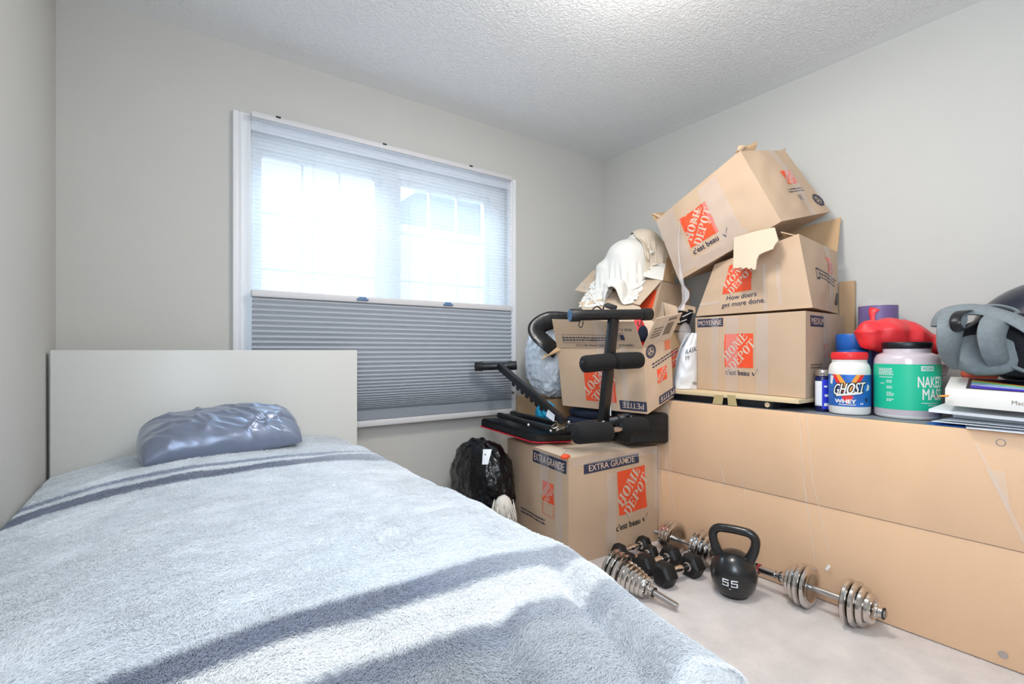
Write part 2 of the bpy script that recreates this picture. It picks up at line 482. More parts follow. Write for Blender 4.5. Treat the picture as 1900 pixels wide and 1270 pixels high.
GL = {
    'H': (.98, [rc(.09, 0, .33, 1), rc(0, 0, .42, .09), rc(0, .91, .42, 1), rc(.65, 0, .89, 1), rc(.56, 0, .98, .09), rc(.56, .91, .98, 1), rc(.37, .45, .61, .55)]),
    'O': (.92, arcs(.46, .5, .46, .52, .18, .42, 97, 263) + arcs(.46, .5, .46, .52, .18, .42, -83, 83)),
    'M': (1.2, [rc(.1, 0, .2, 1), rc(0, 0, .3, .09), rc(0, .91, .22, 1), [(.22, 1), (.47, 1), (.70, .14), (.60, 0)], [(.65, .04), (.72, .20), (.85, 1), (.80, 1)], rc(.88, 0, 1.1, 1), rc(.78, 0, 1.2, .09), rc(.9, .91, 1.2, 1)]),
    'E': (.82, [rc(.09, 0, .33, 1), rc(0, 0, .4, .09), rc(0, .91, .4, 1), rc(.44, 0, .78, .09), [(.66, .09), (.78, .09), (.82, .3), (.76, .3)], rc(.44, .91, .76, 1), [(.66, .91), (.76, .91), (.8, .7), (.74, .7)], rc(.37, .46, .58, .54), rc(.55, .36, .62, .64)]),
    'D': (.95, [rc(.09, 0, .33, 1), rc(0, 0, .42, .09), rc(0, .91, .42, 1)] + arcs(.44, .5, .5, .5, .22, .41, -86, 86)),
    'P': (.86, [rc(.09, 0, .33, 1), rc(0, 0, .44, .09), rc(0, .91, .42, 1)] + arcs(.42, .72, .44, .28, .18, .19, -86, 86)),
    'T': (.9, [rc(.33, 0, .57, 1), rc(.23, 0, .67, .09), rc(.61, .91, .9, 1), rc(0, .91, .29, 1), [(0, .91), (.12, .91), (.06, .66), (0, .66)], [(.78, .91), (.9, .91), (.9, .66), (.84, .66)]]),
}


def stencil(word, h, cx, cy, rot, wscale=1.):
    """stencil lettering polygons: word of height h centred at cx, cy in logo units"""
    tot = sum(GL[c][0] for c in word) + .07 * (len(word) - 1); x = -tot / 2; out = []
    cr, sr = math.cos(rot), math.sin(rot)
    for c in word:
        wd, ps = GL[c]
        for p in ps:
            q = [((a + x) * h * wscale, (b - .5) * h) for a, b in p]
            out.append([(cx + a * cr - b * sr, cy + a * sr + b * cr) for a, b in q])
        x += wd + .07
    return out


class Face:
    """four-cornered surface with a little bulge and unevenness; S(u, v) gives its points"""

    def __init__(s, p00, p10, p11, p01, bulge=0., amp=0., seed=0., freq=5.):
        s.P = [Vector(p) for p in (p00, p10, p11, p01)]; s.bulge = bulge; s.amp = amp; s.seed = seed; s.freq = freq
        a, b, c, d = s.P; s.n = ((b - a) + (c - d)).cross((d - a) + (c - b)).normalized()
        s.W = ((b - a).length + (c - d).length) / 2; s.H = ((d - a).length + (c - b).length) / 2

    def S(s, u, v, off=0.):
        a, b, c, d = s.P
        p = a * (1 - u) * (1 - v) + b * u * (1 - v) + c * u * v + d * (1 - u) * v
        uu, vv = min(1, max(0, u)), min(1, max(0, v))
        k = min(1, uu * 8) * min(1, (1 - uu) * 8) * min(1, vv * 8) * min(1, (1 - vv) * 8)
        w_ = s.bulge * math.sin(PI * uu) * math.sin(PI * vv) + s.amp * k * (noise.noise(V(u * s.freq, v * s.freq, s.seed)) + .4 * noise.noise(V(u * s.freq * 2.3, v * s.freq * 2.3, s.seed + 9)))
        return p + s.n * (w_ + off)


def lay(bm, F, polys, cx, cy, sx, sy, rot=0., mi=0, off=.0012, cut=1):
    """lay flat polygons (unit coordinates) on face F at cx, cy (metres from its lower left), sized sx, sy"""
    cr, sr = math.cos(rot), math.sin(rot)

    def mp(a, b):
        X, Y = a * sx, b * sy
        return F.S((cx + X * cr - Y * sr) / F.W, (cy + X * sr + Y * cr) / F.H, off)
    for p in polys:
        if len(p) == 4 and cut > 1:
            for i in range(cut):
                for j in range(cut):
                    q = []
                    for u, v in ((i, j), (i + 1, j), (i + 1, j + 1), (i, j + 1)):
                        u /= cut; v /= cut
                        a = [p[0][k] * (1 - u) * (1 - v) + p[1][k] * u * (1 - v) + p[2][k] * u * v + p[3][k] * (1 - u) * v for k in (0, 1)]
                        q.append(bm.verts.new(mp(*a)))
                    bm.faces.new(q).material_index = mi
        else:
            bm.faces.new([bm.verts.new(mp(*a)) for a in p]).material_index = mi


def lay_text(bm, F, s, cx, cy, h, rot=0., mi=0, off=.0014, bold=.012, wmax=None, squeeze=1.):
    vs, fs, wd = text2d(s); sx = h * squeeze
    if wmax and wd * sx > wmax: sx = wmax / wd
    cr, sr = math.cos(rot), math.sin(rot)
    for n_, (dx, dy) in enumerate(((0, 0), (-bold, 0), (bold, 0), (0, -bold), (0, bold)) if bold > .015 else ((-bold * .6, 0), (bold * .6, 0))):
        B = []
        for a, b in vs:
            X, Y = (a + dx * 1.6) * sx, (b + dy) * h
            B.append(bm.verts.new(F.S((cx + X * cr - Y * sr) / F.W, (cy + X * sr + Y * cr) / F.H, off + n_ * .00002)))
        for f in fs:
            try: bm.faces.new([B[i] for i in f]).material_index = mi
            except ValueError: pass


SQ = [rc(-.5, -.5, .5, .5)]


def depot_logo(parent, F, cx, cy, size, rot=0., the=False, faded=False, hs=1.):
    bm = bmesh.new(); lay(bm, F, SQ, cx, cy, size, size * hs, rot, 0, .001, 8)
    a = math.radians(45)
    P = stencil('HOME', .27, -.125, .125, a, .92) + stencil('DEPOT', .27, .125, -.125, a, .86)
    if the: P = stencil('THE', .16, -.30, .30, a) + stencil('HOME', .25, -.11, .11, a, .98) + stencil('DEPOT', .25, .12, -.12, a, .86)
    lay(bm, F, P, cx, cy, size, size * hs, rot, 1, .0022, 2)
    return obj('logo', bm, ['fade_orange' if faded else 'orange', 'print_pale'], parent, None)


def banner(parent, F, s, cx, cy, w_, h, rot=0., col='navy'):
    bm = bmesh.new(); lay(bm, F, SQ, cx, cy, w_, h, rot, 0, .001, 8); lay_text(bm, F, s, cx, cy, h * .60, rot, 1, .0022, .014, w_ * .9)
    return obj('size_banner', bm, [col, 'print_pale'], parent, None)


def small_print(parent, F, cx, cy, w_, rows, pitch, h, rot=0., col='grey_print', seed=1):
    """lines of fine print too small to read: rows of short dashes"""
    rnd = random.Random(seed); bm = bmesh.new(); P = []
    for r in range(rows):
        x = -.5; end = .5 - rnd.random() * .2
        while x < end:
            l = .03 + rnd.random() * .06; P.append(rc(x, -r * pitch / w_ - h / w_ / 2, min(x + l, end), -r * pitch / w_ + h / w_ / 2)); x += l + .018
    lay(bm, F, P, cx, cy, w_, w_, rot, 0, .0012)
    return obj('fine_print', bm, col, parent, None)


def seal(parent, F, cx, cy, r, col='navy'):
    bm = bmesh.new(); P = arcs(0, 0, .5, .5, .38, .38, 0, 360, 24) + arcs(0, 0, .33, .33, .28, .28, 0, 360, 20)
    for k in range(3): P += arcs(.0, .0, .22, .22, .1, .1, 120 * k, 120 * k + 80, 3)
    for k in range(26): P += arcs(0, 0, .37, .37, .34, .34, k * 14, k * 14 + 8, 1)
    lay(bm, F, P, cx, cy, 2 * r, 2 * r, 0, 0, .0014); return obj('paper_seal', bm, col, parent, None)


def tape(parent, F, x0, y0, x1, y1, n=10, off=.0035):
    bm = bmesh.new(); lay(bm, F, [rc(x0, y0, x1, y1)], 0, 0, 1, 1, 0, 0, off, n); return obj('tape', bm, 'tape', parent, 60)


FACES = {'front': (0, 1, 5, 4), 'right': (1, 2, 6, 5), 'back': (2, 3, 7, 6), 'left': (3, 0, 4, 7), 'top': (4, 5, 6, 7), 'bottom': (3, 2, 1, 0)}


def carton(name, label, P, open_=(), bulge=None, amp=.003, seed=0., m='card', group=None, cat='cardboard box', faces_mat=None):
    """cardboard box from eight corners: b0 front left, b1 front right, b2 back right, b3 back left, then the top four"""
    P = [Vector(p) for p in P]; base = sum(P[:4], V(0, 0, 0)) / 4
    t = thing(name, label, cat, base, 0, group); F = {}
    bm = bmesh.new(); bulge = bulge or {}
    for i, (k, q) in enumerate(FACES.items()):
        F[k] = Face(*[P[j] for j in q], bulge=bulge.get(k, 0.), amp=amp, seed=seed + i * 3.7)
        if k in open_: continue
        add_grid(bm, F[k].S, 14, 14)
    bmesh.ops.remove_doubles(bm, verts=bm.verts, dist=.0006)
    bmesh.ops.recalc_face_normals(bm, faces=bm.faces)
    if open_:
        for f in bm.faces: pass
        bmesh.ops.solidify(bm, geom=list(bm.faces), thickness=.004)
    obj('box_body', bm, m, t, 30)
    return t, F


def flap(parent, P, m='card', bend=.006, name='flap', th=.004):
    bm = bmesh.new(); add_quad(bm, P, 0, th, 6, bend); return obj(name, bm, m, parent, 40)


# ================================================================== THE ROOM
bm = bmesh.new(); add_box(bm, (LX - .14, FY - .14, -.12), (RX + .14, BY + .16, 0)); struct('floor', bm, 'carpet')
bm = bmesh.new(); add_box(bm, (LX - .14, FY - .14, HC), (RX + .14, BY + .16, HC + .1)); struct('ceiling', bm, 'ceiling')
bm = bmesh.new(); add_box(bm, (LX - .12, FY - .12, 0), (LX, BY, HC)); struct('wall_left', bm, 'wall')
bm = bmesh.new(); add_box(bm, (RX, FY - .12, 0), (RX + .12, BY + .16, HC)); struct('wall_right', bm, 'wall')
bm = bmesh.new(); add_box(bm, (LX, FY - .12, 0), (RX, FY, HC)); struct('wall_front', bm, 'wall')
WX0, WX1, WZ0, WZ1 = .33, 1.86, .66, 2.08
bm = bmesh.new()
for lo, hi in (((LX - .12, BY, 0), (WX0, BY + .16, HC)), ((WX1, BY, 0), (RX, BY + .16, HC)), ((WX0, BY, 0), (WX1, BY + .16, WZ0)), ((WX0, BY, WZ1), (WX1, BY + .16, HC))):
    add_box(bm, lo, hi)
struct('wall_back', bm, 'wall')
for nm, lo, hi in (('baseboard_back', (LX, BY - .014, 0), (RX, BY, .10)), ('baseboard_left', (LX, FY, 0), (LX + .012, BY - .02, .10)), ('baseboard_right', (RX - .014, FY, 0), (RX, BY - .02, .10))):
    bm = bmesh.new(); add_box(bm, lo, hi, 0, .004); struct(nm, bm, 'trim', None, 30)

# casing round the window: stepped boards
def casing(name, x0, x1, z0, z1, vert):
    bm = bmesh.new()
    add_box(bm, (x0, BY - .014, z0), (x1, BY + .002, z1), 0, .003)
    if vert:
        xo = x0 if vert < 0 else x1; s = -vert
        add_box(bm, (min(xo, xo + s * .024), BY - .024, z0), (max(xo, xo + s * .024), BY - .012, z1), 0, .005)
        add_box(bm, (min(xo + s * .03, xo + s * .044), BY - .018, z0), (max(xo + s * .03, xo + s * .044), BY - .012, z1), 0, .003)
    else:
        add_box(bm, (x0, BY - .024, z1 - .024), (x1, BY - .012, z1), 0, .005)
    return struct(name, bm, 'trim', None, 30)


casing('trim_1', .268, .345, .60, 2.125, -1); casing('trim_2', 1.845, 1.903, .60, 2.125, 1)
casing('trim_3', .345, 1.845, 2.055, 2.125, 0); casing('trim_4', .345, 1.845, .60, .67, 0)

# window: frame, two sashes of small panes
YG = 2.72
bm = bmesh.new()
for lo, hi in (((WX0, YG - .035, WZ0), (.375, YG + .045, WZ1)), ((1.745, YG - .035, WZ0), (WX1, YG + .045, WZ1)), ((1.0, YG - .035, WZ0), (1.105, YG + .045, WZ1)),
               ((.375, YG - .035, 1.995), (1.0, YG + .045, WZ1)), ((1.105, YG - .035, 1.995), (1.745, YG + .045, WZ1)), ((.375, YG - .035, WZ0), (1.0, YG + .045, .74)), ((1.105, YG - .035, WZ0), (1.745, YG + .045, .74))):
    add_box(bm, lo, hi, 0, .004)
win = struct('window_1', bm, 'vinyl', None, 30)
for x0, x1 in ((.4035, .9735), (1.134, 1.705)):
    zs = [1.966, 1.689, 1.408, 1.127, .846]; xs = [x0 + (x1 - x0) * k / 3 for k in range(4)]
    bm = bmesh.new()
    for lo, hi in (((x0 - .03, YG - .02, .80), (x0, YG + .02, 1.996)), ((x1, YG - .02, .80), (x1 + .03, YG + .02, 1.996)), ((x0, YG - .02, 1.966), (x1, YG + .02, 1.996)), ((x0, YG - .02, .74), (x1, YG + .02, .846))):
        add_box(bm, lo, hi, 0, .003)
    sash = obj('sash', bm, 'vinyl', win, 30)
    for k in (1, 2):
        bm = bmesh.new(); add_box(bm, (xs[k] - .0065, YG - .012, .846), (xs[k] + .0065, YG + .012, 1.966), 0, .002); obj('muntin', bm, 'vinyl', sash, 30)
    for z in zs[1:4]:
        bm = bmesh.new(); add_box(bm, (x0, YG - .011, z - .007), (x1, YG + .011, z + .007), 0, .002); obj('muntin', bm, 'vinyl', sash, 30)
    for i in range(3):
        for j in range(4):
            bm = bmesh.new(); add_box(bm, (xs[i] + .0068, YG - .002, zs[j + 1] + .0075), (xs[i + 1] - .0068, YG + .002, zs[j] - .0075)); obj('pane', bm, 'glass', sash, None)
# the corner of a roof overhang outside, above the right-hand sash
bm = bmesh.new(); add_box(bm, (1.53, 3.35, 2.15), (3.4, 4.2, 2.18)); add_box(bm, (1.50, 3.32, 2.15), (3.4, 3.35, 2.34)); add_box(bm, (1.50, 3.35, 2.15), (1.53, 4.2, 2.34))
struct('roof_overhang', bm, 'eave')

# ------------------------------------------------------------------ blind
BX0, BX1, BF = .340, 1.842, 2.580
bl = thing('pleated_blind', 'white two-fabric pleated blind, sheer above and grey below, covering the window', 'blind', (1.09, BF + .02, .60))
bm = bmesh.new(); add_box(bm, (BX0, BF - .012, 2.096), (BX1, BF + .03, 2.122), 0, .004); obj('head_rail', bm, 'rail', bl)
for x in (.455, .985, 1.53):
    bm = bmesh.new(); add_box(bm, (x - .011, BF - .016, 2.116), (x + .011, BF + .004, 2.1245), 0, .002); obj('bracket_clip', bm, 'black', bl)
bm = bmesh.new(); zs = []; z = 2.097
while z > 1.292: zs.append(z); z -= .0195 if z > 1.42 else (.0155 if z > 1.33 else .011)
zs.append(1.286)
for i in range(len(zs) - 1):
    za, zb = zs[i], zs[i + 1]
    for ya, z0_, yb, z1_, mi in ((BF + .004, za, BF + .004, za - .0022, 1), (BF + .004, za - .0022, BF + .0065, (za + zb) / 2, 0), (BF + .0065, (za + zb) / 2, BF + .004, zb, 0)):
        bm.faces.new([bm.verts.new(p) for p in ((BX0 + .004, ya, z0_), (BX1 - .004, ya, z0_), (BX1 - .004, yb, z1_), (BX0 + .004, yb, z1_))]).material_index = mi
bmesh.ops.remove_doubles(bm, verts=bm.verts, dist=1e-5)
sheer = obj('sheer_fabric', bm, ['sheer', 'sheer_fold'], bl, None)
for x in (.62, 1.135, 1.60):
    bm = bmesh.new(); add_tube(bm, [(x, BF + .007, 2.097), (x, BF + .007, 1.285)], .0009, 6); obj('cord', bm, 'rail', bl)
bm = bmesh.new(); add_box(bm, (BX0, BF - .014, 1.252), (BX1, BF + .024, 1.285), 0, .005); mr = obj('middle_rail', bm, 'rail', bl)
for x in (.862, 1.37):
    bm = bmesh.new(); add_box(bm, (x - .03, BF - .027, 1.262), (x + .03, BF - .013, 1.272), 0, .003); add_box(bm, (x - .02, BF - .021, 1.270), (x + .02, BF - .013, 1.281), 0, .003); obj('handle', bm, 'blue_cap', mr)
bm = bmesh.new(); prof = [(BF + .012, 1.253)]; z = 1.250
while z > .688:
    p = max(.007, .0255 * min(1, max(.1, (z - .655) / .30) ** .62)); zn = max(.686, z - p)
    prof += [(BF - .008, z - (z - zn) * .44), (BF + .012, zn)]; z = zn
z = .686
while z > .628: prof += [(BF - .003, z - .0022), (BF + .003, z - .004)]; z -= .004
prof += [(BF + .008, .622)]
for (ya, za), (yb, zb) in zip(prof, prof[1:]):
    bm.faces.new([bm.verts.new(p) for p in ((BX0 + .003, ya, za), (BX1 - .003, ya, za), (BX1 - .003, yb, zb), (BX0 + .003, yb, zb))])
bmesh.ops.remove_doubles(bm, verts=bm.verts, dist=1e-5); bmesh.ops.solidify(bm, geom=list(bm.faces), thickness=.001)
obj('blackout_fabric', bm, 'blackout', bl, None)
bm = bmesh.new(); add_box(bm, (BX0, BF - .012, .590), (BX1, BF + .016, .624), 0, .006); obj('bottom_rail', bm, 'rail', bl)
bm = bmesh.new(); add_box(bm, (BX1 + .001, BF - .002, .716), (BX1 + .022, BF + .01, .73), 0, .003); add_box(bm, (BX1 + .004, BF + .008, .712), (BX1 + .018, BY - .024, .732), 0, .002); obj('hold_down_pin', bm, 'steel', bl)

# ================================================================== BED
bed = thing('bed', 'low bed with a plain white headboard under the striped fleece blanket', 'bed', (.22, 1.4, 0))
bm = bmesh.new(); add_box(bm, (-.331, 2.420, .0), (.787, 2.448, 1.0), 0, .002); hb = obj('headboard', bm, 'headboard', bed, 30)
bm = bmesh.new(); add_box(bm, (-.339, 2.4535, .0), (.780, 2.472, .992), 0, .002); obj('back_panel', bm, 'headboard', hb, 30)
bm = bmesh.new(); add_box(bm, (-.31, .47, .24), (.64, 2.412, .49), 0, .05, None, 4); obj('mattress', bm, 'cloth', bed)
for x in (-.325, .70):
    bm = bmesh.new(); add_box(bm, (x, .36, .12), (x + .03, 2.418, .30), 0, .003); obj('side_rail', bm, 'headboard', bed)
for x in (-.32, .69):
    bm = bmesh.new(); add_box(bm, (x, .38, 0), (x + .05, .43, .12), 0, .003); obj('leg', bm, 'headboard', bed)


def sstep(a, b, x):
    t = min(1, max(0, (x - a) / (b - a))); return t * t * (3 - 2 * t)


YH, YF = 2.412, .36          # head end and foot end of the bed top
SL, S1, RR, DROP = .22, .985, .10, .50   # left tuck, flat width, edge radius, drape


CREASES = [(.95, .74, .80, .34, -.026, .022), (1.0, .74, .87, .36, .016, .03), (.76, .64, .60, .36, -.016, .022), (.80, .62, .66, .36, .010, .03), (.55, 1.02, .86, 1.18, .010, .025), (.60, .96, .90, 1.06, .008, .02), (.55, 1.30, .92, 1.52, .008, .03)]


def blanket_pt(s, yv):
    """s: metres across from the left edge of the top; yv: metres along (YH at the head)"""
    y = yv; x = LX + .012 + max(s, 0)
    ztop = .578 + .030 * (1 - ((x - .22) / .56) ** 2) - .045 * max(0, (.12 - x) / .46) ** 2 + .006 * math.sin(PI * (y - .3) / 2.1)
    S1 = .985 - .085 * (1 - sstep(.36, .80, y))
    flare = .20 + .12 * (1 - sstep(.62, 1.15, y)) + .0
    if s <= 0:
        x = LX + .010; z = ztop + s; n = V(1, 0, 0)
    elif s <= S1:
        z = ztop - .006 * sstep(S1 - .2, S1, s); n = V(0, 0, 1)
    else:
        q = s - S1; phi = math.atan2(1, flare)           # final slope below horizontal
        a = min(q / RR, phi); x = LX + .012 + S1 + RR * math.sin(a); z = ztop - .006 - RR * (1 - math.cos(a)); n = V(math.sin(a), 0, math.cos(a))
        if q > RR * phi:
            r = q - RR * phi; x += r * math.cos(phi); z -= r * math.sin(phi)
            fold = sstep(-.03, .20, r) * (.026 + .034 * (1 - sstep(.6, 1.2, y)))
            k = fold * (math.sin(y * 27 + 1.0 + 1.2 * math.sin(y * 7)) + .4 * math.sin(y * 55 + 2))
            x += n.x * k; z += n.z * k
    if y < YF:                                           # over the foot end
        z -= (YF - y); y = YF - .10 * sstep(0, .3, YF - yv)
    p = V(x, y, z)
    wr = .006 * noise.noise(V(s * 2.2 + y * 1.1, y * 5.5 - s * 2, 3.3)) + .0035 * noise.noise(V(s * 5, y * 13 - s * 4, 8.1))
    wr += .012 * sstep(.45, .95, s) * max(0, noise.noise(V(s * 3, y * 8 - s * 5.5, 5.7))) * sstep(.5, .9, y)
    for s0, y0, s1_, y1_, am, wd_ in CREASES:
        ds, dy = s1_ - s0, y1_ - y0; tt = min(1, max(0, ((s - s0) * ds + (y - y0) * dy) / (ds * ds + dy * dy))); d_ = math.hypot(s - s0 - tt * ds, y - y0 - tt * dy)
        wr += am * math.exp(-(d_ / wd_) ** 2) * min(1, tt * 3 + .15)
    wr += .0012 * noise.noise(V(s * 60, y * 60, 1.1))
    p += n * wr
    if p.z < .012: p.z = .012
    return p


SA, SB = -SL, S1 + RR * 1.2 + DROP
NU, NV = 300, 330
bm = bmesh.new()
add_grid(bm, lambda u, v: blanket_pt(SA + (SB - SA) * u, YH - 2.42 * v), NU, NV, 0, 0,
         lambda u, v: (SA + (SB - SA) * u, YH - 2.42 * v))


def mat_blanket(hair=False):
    m = bpy.data.materials.new('striped_fleece'); m.use_nodes = True; nt = m.node_tree; N = nt.nodes; L = nt.links; b = N['Principled BSDF']
    b.inputs['Roughness'].default_value = .95; b.inputs['Sheen Weight'].default_value = .5; b.inputs['Sheen Roughness'].default_value = .6; b.inputs['Specular IOR Level'].default_value = .1
    uv = N.new('ShaderNodeUVMap')
    if hair: uv = N.new('ShaderNodeAttribute'); uv.attribute_name = 'rug_uv'; uv.outputs.move(1, 0) if False else None
    UVO = uv.outputs['Vector'] if hair else uv.outputs[0]; sp = N.new('ShaderNodeSeparateXYZ'); L.new(UVO, sp.inputs[0])
    n1 = N.new('ShaderNodeTexNoise'); n1.inputs['Scale'].default_value = 90; n1.inputs['Detail'].default_value = 3; L.new(UVO, n1.inputs['Vector'])
    n0 = N.new('ShaderNodeTexNoise'); n0.inputs['Scale'].default_value = 5; n0.inputs['Detail'].default_value = 2; L.new(UVO, n0.inputs['Vector'])
    a = N.new('ShaderNodeMath'); a.operation = 'MULTIPLY_ADD'; a.inputs[1].default_value = .026; L.new(n1.outputs['Fac'], a.inputs[0]); L.new(sp.outputs[1], a.inputs[2])
    a0 = N.new('ShaderNodeMath'); a0.operation = 'MULTIPLY_ADD'; a0.inputs[1].default_value = .03; L.new(n0.outputs['Fac'], a0.inputs[0]); L.new(a.outputs[0], a0.inputs[2])
    # the stripes run a little towards the foot where the blanket hangs over the edge
    dr = N.new('ShaderNodeMapRange'); dr.inputs[1].default_value = S1 + .04; dr.inputs[2].default_value = S1 + .40; dr.inputs[3].default_value = 0; dr.inputs[4].default_value = -.20; L.new(sp.outputs[0], dr.inputs[0])
    b0 = N.new('ShaderNodeMath'); b0.operation = 'ADD'; L.new(a0.outputs[0], b0.inputs[0]); L.new(dr.outputs[0], b0.inputs[1])
    mr_ = N.new('ShaderNodeMapRange'); mr_.inputs[1].default_value = 0; mr_.inputs[2].default_value = 2.5; L.new(b0.outputs[0], mr_.inputs[0])
    r = N.new('ShaderNodeValToRGB'); r.color_ramp.interpolation = 'LINEAR'; L.new(mr_.outputs[0], r.inputs[0])
    LT, DK, WH, GR, TH = (236, 242, 248), (128, 138, 160), (244, 245, 246), (160, 164, 170), (160, 172, 194)
    stops = [(.0, LT), (.396, LT), (.412, GR), (.560, GR), (.580, (134, 141, 156)), (.618, (134, 141, 156)), (.632, WH), (.724, WH), (.736, DK), (.794, DK), (.806, LT), (1.765, LT), (1.775, DK), (1.885, DK), (1.895, LT), (1.938, LT), (1.944, TH), (1.980, TH), (1.988, LT), (2.37, LT)]
    e = r.color_ramp.elements
    e[0].position = 0; e[0].color = lin(stops[0][1]); e[1].position = 1; e[1].color = lin(stops[-1][1])
    for y, c in stops[1:-1]:
        k = e.new(y / 2.5); k.color = lin(c)
    # sheen of the pile painted in: stripes go paler towards the room side
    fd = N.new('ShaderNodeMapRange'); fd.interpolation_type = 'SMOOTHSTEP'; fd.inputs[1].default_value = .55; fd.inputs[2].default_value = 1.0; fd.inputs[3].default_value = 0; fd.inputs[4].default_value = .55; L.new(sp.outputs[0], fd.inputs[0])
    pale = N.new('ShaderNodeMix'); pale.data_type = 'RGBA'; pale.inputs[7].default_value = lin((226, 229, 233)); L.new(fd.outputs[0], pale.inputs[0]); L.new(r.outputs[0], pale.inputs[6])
    # brushed pile: patches laid one way or the other
    mp = N.new('ShaderNodeMapping'); mp.inputs['Scale'].default_value = (7, 22, 1); mp.inputs['Rotation'].default_value = (0, 0, .5); L.new(UVO, mp.inputs[0])
    n2 = N.new('ShaderNodeTexNoise'); n2.inputs['Scale'].default_value = 1.6; n2.inputs['Detail'].default_value = 6; n2.inputs['Roughness'].default_value = .65; n2.inputs['Distortion'].default_value = .8; L.new(mp.outputs[0], n2.inputs['Vector'])
    r2 = N.new('ShaderNodeMapRange'); r2.inputs[1].default_value = .3; r2.inputs[2].default_value = .7; r2.inputs[3].default_value = .86; r2.inputs[4].default_value = 1.06; L.new(n2.outputs['Fac'], r2.inputs[0])
    mx = N.new('ShaderNodeMix'); mx.data_type = 'RGBA'; mx.blend_type = 'MULTIPLY'; mx.inputs[0].default_value = 1
    cb = N.new('ShaderNodeCombineColor'); [L.new(r2.outputs[0], cb.inputs[i]) for i in range(3)]
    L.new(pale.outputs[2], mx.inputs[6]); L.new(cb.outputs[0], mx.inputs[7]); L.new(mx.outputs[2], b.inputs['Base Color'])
    mp3 = N.new('ShaderNodeMapping'); mp3.inputs['Scale'].default_value = (70, 150, 1); mp3.inputs['Rotation'].default_value = (0, 0, .5); L.new(UVO, mp3.inputs[0])
    n3 = N.new('ShaderNodeTexNoise'); n3.inputs['Scale'].default_value = 1.; n3.inputs['Detail'].default_value = 4; n3.inputs['Distortion'].default_value = 1.2; L.new(mp3.outputs[0], n3.inputs['Vector'])
    bp = N.new('ShaderNodeBump'); bp.inputs['Strength'].default_value = .8; bp.inputs['Distance'].default_value = .007; L.new(n3.outputs['Fac'], bp.inputs['Height'])
    bp2 = N.new('ShaderNodeBump'); bp2.inputs['Strength'].default_value = .5; bp2.inputs['Distance'].default_value = .012; L.new(n2.outputs['Fac'], bp2.inputs['Height']); L.new(bp.outputs[0], bp2.inputs['Normal'])
    
    if not hair: L.new(bp2.outputs[0], b.inputs['Normal'])
    return m


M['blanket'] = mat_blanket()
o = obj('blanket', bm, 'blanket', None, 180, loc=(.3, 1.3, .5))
tag(o, 'fluffy grey and white striped fleece blanket spread over the bed', 'blanket')
# its pile: short hairs laid this way and that
rs = np.random.RandomState(4)
gx, gy = 121, 141
S_ = np.linspace(SA + .1, SB - .02, gx); Y_ = np.linspace(YH - 2.05, YH, gy)
PT = np.array([[tuple(blanket_pt(s, y)) for y in Y_] for s in S_])
dS = np.gradient(PT, axis=0); dY = np.gradient(PT, axis=1)
dS /= np.linalg.norm(dS, axis=2, keepdims=True) + 1e-9; dY /= np.linalg.norm(dY, axis=2, keepdims=True) + 1e-9
NM = np.cross(dS, dY); NM /= np.linalg.norm(NM, axis=2, keepdims=True) + 1e-9
DIR = np.array([[2.2 * noise.noise(V(s * 3.1, y * 4.2, 5)) + 1.4 * noise.noise(V(s * 9, y * 12, 6)) for y in Y_] for s in S_])
K = 700000; fs = rs.rand(K) * (gx - 1.001); fy = rs.rand(K) * (gy - 1.001)


def bil(A):
    i, j = fs.astype(int), fy.astype(int); u, v = fs - i, fy - j
    if A.ndim == 3: u, v = u[:, None], v[:, None]
    return A[i, j] * (1 - u) * (1 - v) + A[i + 1, j] * u * (1 - v) + A[i + 1, j + 1] * u * v + A[i, j + 1] * (1 - u) * v


R0_ = bil(PT); zc = R0_[:, 0] * SN + R0_[:, 1] * CS
keep = rs.rand(K) < np.clip((.62 / np.maximum(zc, .3)) ** 1.1, .12, 1); fs, fy = fs[keep], fy[keep]
R0_ = bil(PT); n_ = bil(NM); a_ = bil(DIR) + rs.normal(0, .45, len(fs)) - 1.2; t1, t2 = bil(dS), bil(dY)
dr_ = t1 * np.cos(a_)[:, None] + t2 * np.sin(a_)[:, None]; ln = (.0085 + .004 * rs.rand(len(fs)))[:, None]
el = (.42 + .3 * rs.rand(len(fs)))[:, None]
pts = np.stack([R0_ - n_ * .001, R0_ + dr_ * ln * .45 + n_ * ln * el * .62, R0_ + dr_ * ln + n_ * ln * el * .62 * (.6 + .7 * rs.rand(len(fs)))[:, None]], 1)
org = np.array([.3, 1.3, .5]); hc = bpy.data.hair_curves.new('pile'); hc.add_curves([3] * len(fs))
hc.attributes['position'].data.foreach_set('vector', (pts - org).astype(np.float32).ravel())
ra = hc.attributes.get('radius') or hc.attributes.new('radius', 'FLOAT', 'POINT'); ra.data.foreach_set('value', np.tile(np.array([.00042, .00038, .00012], np.float32), len(fs)))
ua = hc.attributes.new('rug_uv', 'FLOAT_VECTOR', 'CURVE')
uvw = np.stack([SA + .1 + (SB - SA - .12) * fs / (gx - 1), YH - 2.05 + 2.05 * fy / (gy - 1), np.zeros(len(fs))], 1); ua.data.foreach_set('vector', uvw.astype(np.float32).ravel())
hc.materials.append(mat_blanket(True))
ho = bpy.data.objects.new('pile', hc); C.objects.link(ho); ho.parent = o; ho['kind'] = 'stuff'


